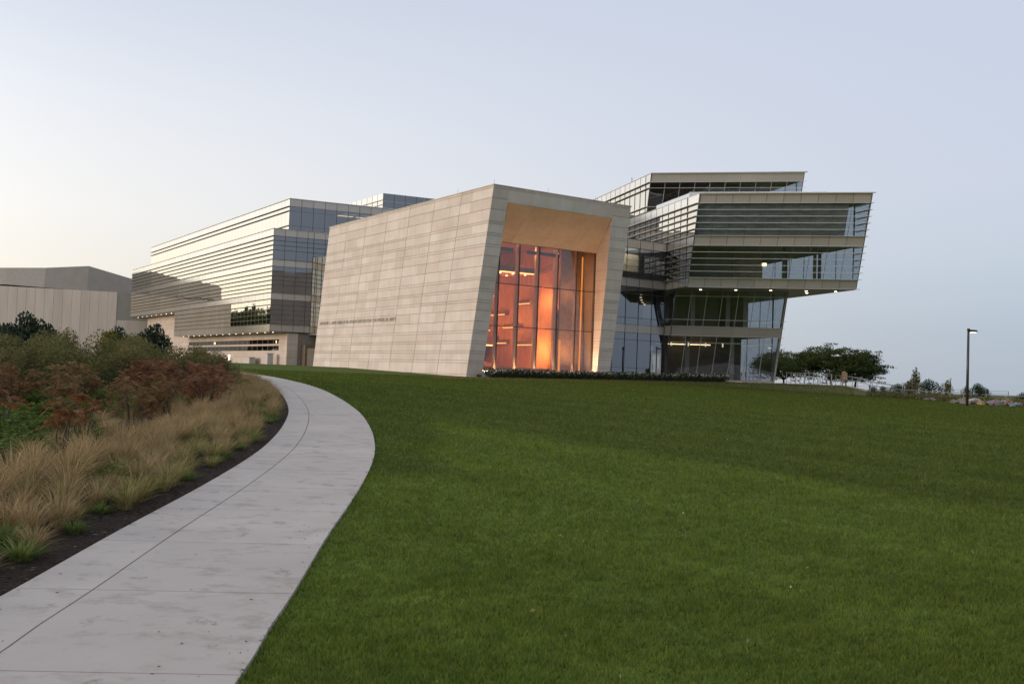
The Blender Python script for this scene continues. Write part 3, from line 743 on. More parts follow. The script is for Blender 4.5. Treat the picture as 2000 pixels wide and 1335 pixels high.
hexa('exit_sign', [L(2.5, GV+11.5, 4.15), L(3.0, GV+11.5, 4.15), L(3.0, GV+11.6, 4.15), L(2.5, GV+11.6, 4.15), L(2.5, GV+11.5, 4.4), L(3.0, GV+11.5, 4.4), L(3.0, GV+11.6, 4.4), L(2.5, GV+11.6, 4.4)], M['exit'], hall)
stg = hexa('stage', [L(1.6, GV+2.9, 2.05), L(10.8, GV+2.9, 2.05), L(10.8, GV+9, 2.05), L(1.6, GV+9, 2.05), L(1.6, GV+2.9, 2.5), L(10.8, GV+2.9, 2.5), L(10.8, GV+9, 2.5), L(1.6, GV+9, 2.5)], M['hallfloor'], hall)
for r_ in range(5):
    v = GV+11+r_*1.6
    hexa('seat_row', [L(2.2, v, 2.05), L(10.2, v, 2.05), L(10.2, v+.7, 2.05), L(2.2, v+.7, 2.05), L(2.2, v+.15, 2.95+r_*.15), L(10.2, v+.15, 2.95+r_*.15), L(10.2, v+.5, 2.95+r_*.15), L(2.2, v+.5, 2.95+r_*.15)], M['hallwood'], hall)
M['strip'] = emit_mat('strip_glow', (1, .33, .06), .9)
# glowing strip lamp beside the wood wall and at the right jamb (between the glass layers)
hexa('strip_lamp', [L(11.20, GV+2.2, 2.3), L(11.34, GV+2.2, 2.3), L(11.34, GV+2.34, 2.3), L(11.20, GV+2.34, 2.3), L(11.20, GV+2.2, 5.2), L(11.34, GV+2.2, 5.2), L(11.34, GV+2.34, 5.2), L(11.20, GV+2.34, 5.2)], M['strip'], hall)
hexa('strip_lamp', [L(13.30, GV+1.9, 2.3), L(13.40, GV+1.9, 2.3), L(13.40, GV+2.0, 2.3), L(13.30, GV+2.0, 2.3), L(13.30, GV+1.9, 12.9), L(13.40, GV+1.9, 12.9), L(13.40, GV+2.0, 12.9), L(13.30, GV+2.0, 12.9)], M['strip'], hall)
def bulb(loc, energy, color, r=.09):
    ld = bpy.data.lights.new('hall_lamp', 'POINT'); ld.energy = energy; ld.color = color; ld.shadow_soft_size = r
    return link(bpy.data.objects.new('hall_lamp', ld), hall, loc)
OR = (1, .46, .15)
for u, v, z, e_ in ((3.0, GV+9, 7.2, 80), (6.0, GV+10, 6.2, 80), (8.6, GV+10.5, 7.0, 80), (4.2, GV+11, 9.0, 70), (9.9, GV+4.6, 4.2, 230), (10.0, GV+4.0, 8.6, 120), (3.5, GV+2.4, 12.9, 60), (7.5, GV+2.4, 12.9, 60), (5.5, GV+7.9, 13.0, 90), (12.3, GV+1.5, 4.2, 24), (12.3, GV+1.5, 9.5, 24)):
    bulb(L(u, v, z), e_*1.75, OR)
# added unseen glow strips on the plinth that warm the portal soffit and piers
M['added_glow'] = emit_mat('added_soffit_glow', (1, .62, .38), 360)
for u0 in (1.8, 4.1, 6.4, 8.7, 11.0):
    hexa('added_soffit_glow', [L(u0, GV-.26, 2.061), L(u0+1.9, GV-.26, 2.061), L(u0+1.9, GV-.18, 2.061), L(u0, GV-.18, 2.061), L(u0, GV-.26, 2.07), L(u0+1.9, GV-.26, 2.07), L(u0+1.9, GV-.18, 2.07), L(u0, GV-.18, 2.07)], M['added_glow'], hall)

# lettering on the side wall
def text_mesh(body, size, extrude):
    cu = bpy.data.curves.new('lettering', 'FONT'); cu.body = body; cu.size = size; cu.extrude = extrude; cu.resolution_u = 3; cu.offset = -.008
    to = bpy.data.objects.new('lettering_tmp', cu); COL.objects.link(to)
    dg = bpy.context.evaluated_depsgraph_get()
    me = bpy.data.meshes.new_from_object(to.evaluated_get(dg))
    bpy.data.objects.remove(to)
    return me
me = text_mesh('PATRICK G. AND SHIRLEY W. RYAN CENTER FOR THE MUSICAL ARTS', .50, .02)
me.name = 'lettering'
co = np.zeros(len(me.vertices)*3); me.vertices.foreach_get('co', co); co = co.reshape(-1, 3)
kx = 18.2/co[:, 0].max()
nv = np.array([tuple(H(-.075-q[2]*1.0, 34.55-vf(6.6)-q[0]*kx, 6.52+q[1])-H(-.045, 34.55-vf(6.6), 6.52)) for q in co])
me.vertices.foreach_set('co', nv.ravel()); me.materials.clear(); me.materials.append(principled('letter_metal', (.34, .30, .26), .5, .2)); me.update()
mobj('lettering', me, hall, H(-.045, 34.55-vf(6.6), 6.52))
# thin lightning rods on the roof corners
for u, v in ((.1, .2), (5.5, .3), (10.5, .3), (.1, 6.0), (.1, 12)):
    tube('lightning_rod', [H(u, v, 17.05), H(u, v, 17.45)], .012, M['steel'], hall, 5)

# ================================================================== long glass wing on the left
DS = Vector((.9137, .4063, 0))
UU = Vector((-30.0, 131.0, 0))
lw = thing('glass_office_wing', 'long five storey glass wing with horizontal fins mirroring the sunset, left of the limestone hall', 'building', UU+UPZ*2)
def W(p, q, z): return UU+DS*p+D1*q+UPZ*z        # p across (from the upper corner), q along the long side
OUTL, OUTS = -D2, Vector((DS.y, -DS.x, 0))
LO = -1.93
B0 = 54
sL = [i*1.5 for i in range(B0)]           # bay lines on the long side, 79.5 m
def prow(z0, z1): return (z0, z1)
# long face in two storeys groups: full length above 10.69, shorter below
Ptop = [W(LO, 0, 10.69), W(LO, 79.5, 10.69), W(LO, 79.5, 20), W(LO, 0, 20)]
finsT = [19.05, 18.45, 17.83, 17.2, 16.6, 15.96, 15.05, 14.38, 13.78, 13.2, 12.62, 12.1, 11.56, 10.72]
curtain_wall(lw, Ptop, OUTL, 53, [(10.69, 11.56, 'spandrel'), (11.56, 15.05, 'glass'), (15.05, 15.96, 'spandrel'), (15.96, 19.05, 'glass'), (19.05, 20.0, 'spandrel')], finsT, .17, (.1, .1), span='spandrel_smooth', mull='spandrel_smooth', fin_mat='fin_shaded', mull_w=.022, mull_t=.019, pane_gap=.008, fin_h=.026)
Plow = [W(LO, 0, 6.47), W(LO, 46.5, 6.47), W(LO, 46.5, 10.66), W(LO, 0, 10.66)]
curtain_wall(lw, Plow, OUTL, 31, [(6.47, 7.43, 'spandrel'), (7.43, 10.66, 'glass')], [9.97, 9.33, 8.7, 8.06, 7.43], .17, (.1, .1), span='spandrel_smooth', mull='spandrel_smooth', fin_mat='fin_shaded', mull_w=.022, mull_t=.019, pane_gap=.008, fin_h=.026)
Pup = [W(0, 0, 20.05), W(0, 73.5, 20.05), W(0, 73.5, 24.12), W(0, 0, 24.12)]
curtain_wall(lw, Pup, OUTL, 49, [(20.05, 22.53, 'glass'), (22.53, 23.14, 'glass'), (23.14, 24.12, 'spandrel')], [23.14, 22.53, 20.57], .17, (.05, .05), span='spandrel_smooth', mull='spandrel_smooth', fin_mat='fin_shaded', mull_w=.022, mull_t=.019, pane_gap=.008, fin_h=.026)
# short face
Psl = [W(LO, 0, 6.47), W(LO+5.3, 0, 6.47), W(LO+5.3, 0, 20), W(LO, 0, 20)]
finsS = [19.05, 18.45, 17.83, 17.2, 15.96, 15.05, 14.38, 13.78, 13.2, 12.62, 11.56, 10.69, 9.97, 9.33, 8.7, 8.06, 7.43]
curtain_wall(lw, Psl, OUTS, [0, .285, .57, .85, 1.0], [(6.47, 7.43, 'spandrel'), (7.43, 10.69, 'glass'), (10.69, 11.56, 'spandrel'), (11.56, 15.05, 'glass'), (15.05, 15.96, 'spandrel'), (15.96, 19.05, 'glass'), (19.05, 20, 'spandrel')], finsS, .10, (.0, .0), glass='glass_blue', fin_mat='fin_shaded')
Psr = [W(LO+5.32, 0, 16.6), W(LO+24, 0, 16.6), W(LO+24, 0, 20), W(LO+5.32, 0, 20)]
curtain_wall(lw, Psr, OUTS, 12, [(16.6, 19.05, 'glass'), (19.05, 20, 'spandrel')], [19.05, 18.45, 17.83, 17.2], .10, (.0, .0), glass='glass_blue', fin_mat='fin_shaded')
Psu = [W(0, 0, 20.02), W(22.07, 0, 20.02), W(22.07, 0, 24.12), W(0, 0, 24.12)]
curtain_wall(lw, Psu, OUTS, 14, [(20.02, 20.57, 'glass'), (20.57, 22.53, 'glass'), (22.53, 23.14, 'glass'), (23.14, 24.12, 'spandrel')], [], .1, glass='glass_blue')
# copings, roofs, slabs, core
def plate(name, p0, p1, q0, q1, z0, z1, mat, parent=lw):
    return hexa(name, [W(p0, q0, z0), W(p1, q0, z0), W(p1, q1, z0), W(p0, q1, z0), W(p0, q0, z1), W(p1, q0, z1), W(p1, q1, z1), W(p0, q1, z1)], M[mat], parent)
plate('coping', LO-.12, LO+24, -.12, 79.6, 20.005, 20.04, 'fin'); plate('coping', -.12, 22.1, -.12, 73.6, 24.125, 24.2, 'fin')
for z0, z1 in ((10.72, 11.5), (15.08, 15.9), (19.08, 19.9)): plate('floor_slab', LO+.3, LO+23.8, .3, 79.3, z0, z1, 'slab')
plate('floor_slab', LO+.3, LO+23.8, .3, 46.3, 6.52, 7.3, 'slab'); plate('floor_slab', .3, 21.9, .3, 73.3, 23.2, 23.95, 'slab')
for z0, z1 in ((7.31, 10.71), (11.51, 15.07), (15.91, 19.07)): plate('core_wall', LO+6, LO+20, 5, 45, z0, z1, 'inner_wall')
plate('core_wall', LO+6, LO+20, 45.02, 76, 11.51, 15.07, 'inner_wall'); plate('core_wall', LO+6, LO+20, 45.02, 76, 15.91, 19.07, 'inner_wall')
plate('core_wall', 5, 20, 5, 70, 20.05, 23.18, 'inner_wall')
plate('end_wall', LO, LO+23.9, 79.52, 79.8, 10.69, 19.98, 'spandrel_smooth')
plate('end_wall', LO, LO+2.3, 46.52, 46.8, 6.47, 10.66, 'spandrel_smooth')
# two ceiling lamps seen through the top storey
for p0 in (8.0, 10.6): plate('ceiling_lamp', p0, p0+2.0, 1.2, 4.4, 23.05, 23.12, 'warm')
# soffits with downlights
plate('soffit', LO+.02, LO+2.6, .02, 46.5, 6.42, 6.46, 'soffit'); plate('soffit', LO+.02, LO+3, 46.9, 79.5, 10.62, 10.68, 'soffit')
for k in range(15): disc('downlight', W(LO+.75, .9+k*3.05, 6.42), .075, M['lamp'], lw)
for k in range(9): disc('downlight', W(LO+.75, 48.5+k*3.5, 10.61), .08, M['lamp'], lw)
# limestone ground storey
base = plate('base_wall', .52, 21, .26, 76, 1.2, 6.41, 'joint')
plate('base_wall', .52, 21, 46.8, 76, 6.412, 10.61, 'joint')
rows = [(1.5, 2.2, 0), (2.2, 3.12, 0), (3.12, 4.05, 0), (4.05, 4.72, 1), (4.72, 4.97, 0), (4.97, 5.58, 1), (5.58, 6.41, 0)]
def basepanel(q0, q1, z0, z1):
    ps = [W(.52, q0+.01, z0+.01), W(.52, q1-.01, z0+.01), W(.52, q1-.01, z1-.01), W(.52, q0+.01, z1-.01)]
    hexa('stone_panel', ps+[q-D2*.05 for q in ps], M['pinkstone'], base)
NQ = 17
for z0, z1, strip in rows:
    if strip:
        basepanel(.2, 3.2, z0, z1)
        for k in range(6): basepanel(46.4+k*4.93, 46.4+(k+1)*4.93, z0, z1)
        for k in range(20):
            q0, q1 = 3.2+k*2.16, 3.2+(k+1)*2.16
            ps = [W(.52, q0+.03, z0+.03), W(.52, q1-.03, z0+.03), W(.52, q1-.03, z1-.03), W(.52, q0+.03, z1-.03)]
            hexa('pane', ps+[q-D2*.02 for q in ps], M['glass_strip'], base)
            ps = [W(.52, q1-.03, z0+.02), W(.52, q1+.03, z0+.02), W(.52, q1+.03, z1-.02), W(.52, q1-.03, z1-.02)]
            hexa('window_bar', ps+[q-D2*.035 for q in ps], M['mullion_light'], base)
    else:
        e_ = [.2+i*(76-.2)/NQ for i in range(NQ+1)]
        for q0, q1 in zip(e_[:-1], e_[1:]): basepanel(q0, q1, z0, z1)
for k, z0 in enumerate((6.42, 7.25, 8.1, 8.95, 9.8)):
    for j in range(6): basepanel(46.8+j*4.86, 46.8+(j+1)*4.86, z0, min(z0+.84, 10.6))
# strip-window interiors: dark room, two lamps
for z0, z1, strip in rows:
    ps = [W(.34, -.0+.27, z0+.01), W(2.2, .27, z0+.01), W(2.2, .27, z1-.01), W(.34, .27, z1-.01)]
for q, zz in ((4.2, 5.02), (31.5, 5.02), (32.0, 5.02)):
    ps = [W(.50, q, zz+.06), W(.50, q+.22, zz+.06), W(.50, q+.22, zz+.42), W(.50, q, zz+.42)]
    hexa('window_lamp', [q_-D2*.012 for q_ in ps]+[q_-D2*.018 for q_ in ps], M['warm'], base)
# short face of the ground storey: stone return, recessed entrance
for z0, z1, strip in rows:
    ps = [W(.5, .26, z0+.01), W(1.9, .26, z0+.01), W(1.9, .26, z1-.01), W(.5, .26, z1-.01)]
    hexa('stone_panel', ps+[q+OUTS*.05 for q in ps], M['pinkstone'], base)
hexa('portal', [W(2.35, -1.3, 1.8), W(4.9, -1.3, 1.8), W(4.9, .2, 1.8), W(2.35, .2, 1.8), W(2.35, -1.3, 4.9), W(4.9, -1.3, 4.9), W(4.9, .2, 4.9), W(2.35, .2, 4.9)], principled('bronze_portal', (.17, .125, .09), .4, .5), lw)
portal = lw.children[-1]
for k in range(2):
    p0 = 2.62+k*1.05
    ps = [W(p0, -1.31, 2.0), W(p0+.98, -1.31, 2.0), W(p0+.98, -1.31, 4.45), W(p0, -1.31, 4.45)]
    dr = hexa('door', ps+[q+OUTS*.04 for q in ps], M['glass'], portal)
    tube('handle', [W(p0+.85, -1.40, 2.8), W(p0+.85, -1.40, 3.7)], .02, M['steel'], dr, 6)

# glazed foyer between the long wing and the hall: its west face mirrors the sunset
fy = thing('glass_foyer', 'narrow cream reflecting glass foyer wedged between the glass wing and the limestone hall', 'building', Vector((-26.9, 132.3, 2)))
FP = W(3.33, -.04, 0)
FD, FI = Vector((.72, -.694, 0)), Vector((.694, .72, 0))
def Fq(k, p, z): return FP+FD*k+FI*p+UPZ*z
PF = [Fq(0, 0, 6.4), Fq(8.5, 0, 6.4), Fq(8.5, 0, 16.57), Fq(0, 0, 16.57)]
curtain_wall(fy, PF, -FI, 8, [(6.4, 10.1, 'glass'), (10.1, 11.6, 'glass'), (11.6, 16.57, 'glass')], [11.6, 10.1], .05, glass='glass', mull_w=.04)
hexa('roof', [Fq(.1, .05, 16.3), Fq(8.5, .05, 16.3), Fq(8.5, 5, 16.3), Fq(.1, 5, 16.3), Fq(.1, .05, 16.56), Fq(8.5, .05, 16.56), Fq(8.5, 5, 16.56), Fq(.1, 5, 16.56)], M['roof'], fy)
hexa('inner_wall', [Fq(.1, 3, 2), Fq(8.5, 3, 2), Fq(8.5, 3.3, 2), Fq(.1, 3.3, 2), Fq(.1, 3, 16.2), Fq(8.5, 3, 16.2), Fq(8.5, 3.3, 16.2), Fq(.1, 3.3, 16.2)], M['inner_wall'], fy)
hexa('entrance_soffit', [Fq(-.2, -.1, 6.25), Fq(8.5, -.1, 6.25), Fq(8.5, 5, 6.25), Fq(-.2, 5, 6.25), Fq(-.2, -.1, 6.39), Fq(8.5, -.1, 6.39), Fq(8.5, 5, 6.39), Fq(-.2, 5, 6.39)], M['soffit'], fy)
hexa('lit_wall', [Fq(3.0, .5, 6.5), Fq(5.5, .5, 6.5), Fq(5.5, .6, 6.5), Fq(3.0, .6, 6.5), Fq(3.0, .5, 10.0), Fq(5.5, .5, 10.0), Fq(5.5, .6, 10.0), Fq(3.0, .6, 10.0)], emit_mat('yellow_wall_glow', (1, .62, .12), .9), fy)  # this wall glows by itself, yellow light put into its colour
disc('downlight', Fq(2.5, .6, 6.24), .16, M['lamp'], fy)
# dark rooftop plant box far behind
rb = thing('rooftop_box', 'small dark glass rooftop storey rising behind the limestone hall roof', 'building', Vector((-19.87, 146.98, 20)))
RC = Vector((-19.87, 146.98, 0))
def R_(p, q, z): return RC+DS*p+D1*q+UPZ*z
curtain_wall(rb, [R_(0, 0, 23), R_(0, 15, 23), R_(0, 15, 28.2), R_(0, 0, 28.2)], -D2, 8, [(23, 26.0, 'glass'), (26.0, 27.2, 'glass'), (27.2, 28.2, 'spandrel')], [27.2, 26.5], .12, span='spandrel_smooth')
curtain_wall(rb, [R_(0, 0, 23), R_(12, 0, 23), R_(12, 0, 28.2), R_(0, 0, 28.2)], OUTS, 7, [(23, 25.6, 'glass'), (25.6, 27.0, 'glass'), (27.0, 28.2, 'glass')], [27.0, 25.6], .06, glass='glass_blue')
hexa('roof', [R_(.05, .05, 19.5), R_(12, .05, 19.5), R_(12, 15, 19.5), R_(.05, 15, 19.5), R_(.05, .05, 28.15), R_(12, .05, 28.15), R_(12, 15, 28.15), R_(.05, 15, 28.15)], M['inner_wall'], rb)

# ================================================================== cantilevered glass wing on the right
E_ = Vector((.977, -.2133, 0)); A_ = Vector((-.2694, .9630, 0)); MC = Vector((17.64, 95.51, 0))
def Q(s, t, z): return MC+E_*s+A_*t+UPZ*z
KS = .24
def QE(s, t, z): return Q(s, t+KS*(20-z), z)      # on planes that lean outward with the end face
WD = 15.75
rw = thing('cantilevered_glass_wing', 'glass wing with a leaning overhanging end, fins and perforated bands, right of the limestone hall', 'building', Q(6, 8, 2))
OUTE, OUTW, OUTR = -A_, Vector((-A_.y, A_.x, 0)), Vector((A_.y, -A_.x, 0))
if OUTW.x > 0: OUTW, OUTR = -OUTW, -OUTR
Z0, Z1 = 11.12, 20.0
main_rows = [(11.12, 12.04, 'spandrel'), (12.04, 15.12, 'glass_clear'), (15.12, 16.05, 'spandrel'), (16.05, 19.1, 'glass_clear'), (19.1, 20.0, 'spandrel')]
main_fins = [20.0-.02, 19.1, 18.49, 17.88, 17.27, 16.66, 16.05, 15.12, 14.5, 13.89, 13.27, 12.66, 12.04, 11.14]
curtain_wall(rw, [QE(0, 0, Z0), QE(WD, 0, Z0), QE(WD, 0, Z1), QE(0, 0, Z1)], OUTE, 10, main_rows, main_fins, .24, (.0, .34), mull='mullion_mid', mull_w=.035)
tA = KS*(Z1-Z0)+.55
sideW_rows = [(a, b_, 'glass' if k == 'glass_clear' else k) for a, b_, k in main_rows]
wfins = [19.1, 18.49, 17.88, 17.27, 16.66, 16.05, 15.12, 14.5, 13.89, 13.27, 12.66, 12.04]
# leaning first bay, then upright bays
curtain_wall(rw, [QE(0, 0, Z0), Q(0, tA, Z0), Q(0, tA, Z1), QE(0, 0, Z1)], OUTW, 1, sideW_rows, wfins, .24, (0, 0), span='spandrel_smooth', mull_w=.04)
curtain_wall(rw, [Q(0, tA, Z0), Q(0, tA+28.5, Z0), Q(0, tA+28.5, Z1), Q(0, tA, Z1)], OUTW, 19, sideW_rows, wfins, .24, (0, 0), span='spandrel_smooth', mull_w=.04)
curtain_wall(rw, [QE(WD, 0, Z0), Q(WD, tA, Z0), Q(WD, tA, Z1), QE(WD, 0, Z1)], OUTR, 1, main_rows, wfins, .3, (0, 0))
curtain_wall(rw, [Q(WD, tA, Z0), Q(WD, tA+28.5, Z0), Q(WD, tA+28.5, Z1), Q(WD, tA, Z1)], OUTR, 10, main_rows, [], .3, (0, 0))
def qplate(name, s0, s1, t0, t1, z0, z1, mat, parent=rw, lean=True):
    f = QE if lean else Q
    return hexa(name, [f(s0, t0, z0), f(s1, t0, z0), Q(s1, t1, z0), Q(s0, t1, z0), f(s0, t0, z1), f(s1, t0, z1), Q(s1, t1, z1), Q(s0, t1, z1)], M[mat], parent)
for z0, z1 in ((11.3, 11.9), (15.2, 15.95), (19.2, 19.9)): qplate('floor_slab', .2, WD-.2, .25, 32, z0, z1, 'ceiling')
qplate('soffit', .04, WD-.04, .04, 32, 11.06, 11.115, 'soffit')
qplate('coping', -.05, WD+.3, -.08, 32, 20.005, 20.05, 'fin')
# rooms: screens behind the top storey, core behind the middle one
M['screen'] = principled('window_shade', (.42, .42, .43), .8, var=.3, nscale=1.1, stretch=(1, 1, 2.5))
qplate('window_shade', .15, 14.1, .32, .36, 16.06, 19.1, 'screen') if False else hexa('window_shade', [QE(.15, .35, 16.06), QE(14.1, .35, 16.06), QE(14.1, .4, 16.06), QE(.15, .4, 16.06), QE(.15, .35, 19.15), QE(14.1, .35, 19.15), QE(14.1, .4, 19.15), QE(.15, .4, 19.15)], M['screen'], rw)
for s0, s1, t0, t1, z0, z1, mt_ in ((.4, 5.4, 4.5, 30, 11.92, 15.18, 'inner_wall'), (5.42, 9.0, 6.0, 12, 11.92, 15.18, 'soffitstone'), (5.42, 12.5, 14, 30, 11.92, 15.18, 'inner_wall'), (.4, 12.5, 6, 30, 15.97, 19.18, 'inner_wall')):
    qplate('core_wall', s0, s1, t0, t1, z0, z1, mt_, lean=False)
for s, t in ((9.6, 3.2), (12.4, 3.0), (14.2, 5.5), (12.8, 9)):
    box('column', Q(s, t, 11.92), (.3, .3, 3.27), M['inner_wall'], rw, -.2)
qplate('hanging_lamp', 6.9, 7.2, 1.6, 1.9, 13.2, 13.5, 'warm', lean=False)
# lower, narrower two storeys
S0, S1 = .5, 11.43
LT = lambda z: 5.9+KS*(11.12-z)
def QL(s, z): return Q(s, LT(z), z)
low_rows = [(2.1, 5.86, 'glass_clear'), (5.86, 6.54, 'glass_clear'), (6.54, 7.49, 'spandrel'), (7.49, 8.17, 'glass_clear'), (8.17, 10.53, 'glass_clear'), (10.53, 11.05, 'glass_clear')]
curtain_wall(rw, [QL(S0, 2.1), QL(S1, 2.1), QL(S1, 11.05), QL(S0, 11.05)], OUTE, 7, low_rows, [10.53, 8.17, 7.49, 6.54, 5.86], .10, (0, .25), mull='mullion_light', mull_w=.06)
curtain_wall(rw, [QL(S0, 2.1), Q(S0, 8.6, 2.1), Q(S0, 8.6, 11.05), QL(S0, 11.05)], OUTW, 1, low_rows, [8.17, 7.49, 6.54, 5.86], .06, (0, 0))
curtain_wall(rw, [QL(S1, 2.1), Q(S1, 8.6, 2.1), Q(S1, 8.6, 11.05), QL(S1, 11.05)], OUTR, 1, low_rows, [], .06, (0, 0))
curtain_wall(rw, [Q(S1, 8.6, 2.1), Q(S1, 24, 2.1), Q(S1, 24, 11.05), Q(S1, 8.6, 11.05)], OUTR, 6, low_rows, [], .06, (0, 0))
hexa('corner_post', [QL(S1-.1, 2.0)-A_*.05, QL(S1+.06, 2.0)-A_*.05, QL(S1+.06, 2.0)+A_*.25, QL(S1-.1, 2.0)+A_*.25, QL(S1-.1, 11.05)-A_*.05, QL(S1+.06, 11.05)-A_*.05, QL(S1+.06, 11.05)+A_*.25, QL(S1-.1, 11.05)+A_*.25], M['mullion_light'], rw)
hexa('floor_slab', [QL(S0+.2, 6.6)+A_*.2, QL(S1-.2, 6.6)+A_*.2, Q(S1-.2, 24, 6.6), Q(S0+.2, 24, 6.6), QL(S0+.2, 7.4)+A_*.2, QL(S1-.2, 7.4)+A_*.2, Q(S1-.2, 24, 7.4), Q(S0+.2, 24, 7.4)], M['slab'], rw)
hexa('floor_slab', [Q(S0, 7.9, 1.5), Q(S1, 7.9, 1.5), Q(S1, 24, 1.5), Q(S0, 24, 1.5), Q(S0, 7.9, 2.09), Q(S1, 7.9, 2.09), Q(S1, 24, 2.09), Q(S0, 24, 2.09)], M['soffitstone'], rw)
for s0, s1, t0, t1, z0, z1, mt_ in ((.8, 7.3, 11.5, 23.5, 7.41, 11.0, 'inner_wall'), (9.2, 10.5, 12.5, 23.5, 7.41, 11.0, 'inner_wall'), (.8, 11.2, 14.5, 23.5, 2.1, 6.59, 'inner_wall')):
    qplate('core_wall', s0, s1, t0, t1, z0, z1, mt_, lean=False)
for s, t, zb, zt in ((3.8, 9.5, 7.41, 11.05), (7.6, 10, 7.41, 11.05), (9.2, 9.6, 7.41, 11.05), (4.0, 11, 2.1, 6.59), (8.6, 11, 2.1, 6.59)):
    box('column', Q(s, t, zb), (.45, .45, zt-zb), M['concrete'], rw, -.2)
for k in range(4):
    s = 1.7+k*1.9
    tube('pendant_lamp', [Q(s, 9.6+k*.3, 5.55), Q(s, 9.6+k*.3, 5.95)], .07, M['room'], rw, 8)
hexa('strip_lamp', [Q(1.7, 13.5, 5.8), Q(7.5, 13.5, 5.8), Q(7.5, 13.6, 5.8), Q(1.7, 13.6, 5.8), Q(1.7, 13.5, 5.9), Q(7.5, 13.5, 5.9), Q(7.5, 13.6, 5.9), Q(1.7, 13.6, 5.9)], M['warm'], rw)
# lamps under the overhang
for s, t in ((2.3, 3.3), (5.6, 3.0), (8.9, 2.9), (12.2, 2.8), (13.6, 5.3), (15.0, 2.9)):
    disc('downlight', Q(s, t+1.2, 11.06), .13, M['lamp'], rw)
# penthouse storey set back on the roof
PT = 11.6
PZ0, PZ1 = 20.06, 24.12
def QP(s, z): return Q(s, PT+KS*(24.12-z), z)
prow_ = [(20.06, 20.63, 'glass_clear'), (20.63, 22.59, 'glass_clear'), (22.59, 23.2, 'glass_clear'), (23.2, 24.12, 'spandrel')]
curtain_wall(rw, [QP(-.12, PZ0), QP(WD, PZ0), QP(WD, PZ1), QP(-.12, PZ1)], OUTE, 10, prow_, [24.1, 23.2, 22.59, 20.63], .2, (0, .35), mull='mullion_light')
tP = PT+KS*(PZ1-PZ0)+.5
grow_ = [(a, b_, 'glass' if k != 'spandrel' else k) for a, b_, k in prow_]
curtain_wall(rw, [QP(-.12, PZ0), Q(-.12, tP, PZ0), Q(-.12, tP, PZ1), QP(-.12, PZ1)], OUTW, 1, grow_, [23.2, 22.59, 20.63], .2, span='spandrel_smooth')
curtain_wall(rw, [Q(-.12, tP, PZ0), Q(-.12, tP+24, PZ0), Q(-.12, tP+24, PZ1), Q(-.12, tP, PZ1)], OUTW, 16, grow_, [23.2, 22.59, 20.63], .2, span='spandrel_smooth', mull_w=.04)
curtain_wall(rw, [QP(WD, PZ0), Q(WD, tP, PZ0), Q(WD, tP, PZ1), QP(WD, PZ1)], OUTR, 1, prow_, [], .2)
curtain_wall(rw, [Q(WD, tP, PZ0), Q(WD, tP+18, PZ0), Q(WD, tP+18, PZ1), Q(WD, tP, PZ1)], OUTR, 8, prow_, [], .2)
hexa('roof', [QP(-.2, 24.13)-A_*.1, QP(WD+.3, 24.13)-A_*.1, Q(WD+.2, 38, 24.13), Q(-.2, 38, 24.13), QP(-.2, 24.18)-A_*.1, QP(WD+.3, 24.18)-A_*.1, Q(WD+.2, 38, 24.18), Q(-.2, 38, 24.18)], M['fin'], rw)
qplate('core_wall', .5, 13.5, PT+4.5, 37, 20.06, 24.0, 'inner_wall', lean=False)
tube('vent_pipe', [Q(.4, 18.5, 24.18), Q(.4, 18.5, 24.9)], .06, M['steel'], rw, 6)
# glass guard rail round the roof terrace
M['guard'] = glass_mat('guard_glass', (.72, .78, .78), .28, 2.0)
gp = [Q(.35, 11.2, 20.06), Q(.35, 3.2, 20.06)]
for k in range(5):
    a = lerp(gp[0], gp[1], k/5); c = lerp(gp[0], gp[1], (k+1)/5)
    hexa('guard_pane', [a, c, c+Vector((.02, .01, 0)), a+Vector((.02, .01, 0)), a+UPZ*.5, c+UPZ*.5, c+Vector((.02, .01, .5)), a+Vector((.02, .01, .5))], M['guard'], rw)
for k in range(8):
    a = Q(.35+k*1.65, 3.2, 20.06); c = Q(.35+(k+1)*1.65-.05, 3.2, 20.06)
    hexa('guard_pane', [a, c, c+A_*.02, a+A_*.02, a+UPZ*.62, c+UPZ*.62, c+A_*.02+UPZ*.62, a+A_*.02+UPZ*.62], M['guard'], rw)
box('planter', Q(1.0, 9.6, 20.06), (.8, 1.6, .55), M['wood'], rw, .25)

# link between hall and wing
lk = thing('glass_link', 'blue grey glass link with a white door between the limestone hall and the overhanging wing', 'building', L(22, 10, 2))
LV = 9.89
link_rows = [(2.15, 3.0, 'glass'), (3.0, 5.84, 'glass'), (5.84, 6.54, 'glass'), (6.54, 7.37, 'spandrel'), (7.37, 8.06, 'glass'), (8.06, 10.5, 'glass'), (10.5, 11.2, 'glass'), (11.2, 12.06, 'spandrel'), (12.06, 12.68, 'glass'), (12.68, 14.45, 'glass_clear'), (14.45, 15.11, 'glass'), (15.11, 16.0, 'spandrel')]
ub = [13.7, 15.45, 17.2, 18.95, 20.7, 22.3, 24.0, 25.75, 27.5]
PL = [L(ub[0], LV, 2.15), L(ub[-1], LV, 2.15), L(ub[-1], LV, 16.0), L(ub[0], LV, 16.0)]
curtain_wall(lk, PL, -D1, [(u-ub[0])/(ub[-1]-ub[0]) for u in ub], link_rows, [16.0, 15.11, 14.45, 13.85, 13.25, 12.68, 12.06, 11.2, 10.5, 8.06, 5.84, 3.0], .05, (0, 0), glass='glass_blue', fin_mat='fin_shaded', mull_w=.05)
def lbox(name, u0, u1, v0, v1, z0, z1, mat, parent=lk):
    return hexa(name, [L(u0, v0, z0), L(u1, v0, z0), L(u1, v1, z0), L(u0, v1, z0), L(u0, v0, z1), L(u1, v0, z1), L(u1, v1, z1), L(u0, v1, z1)], mat, parent)
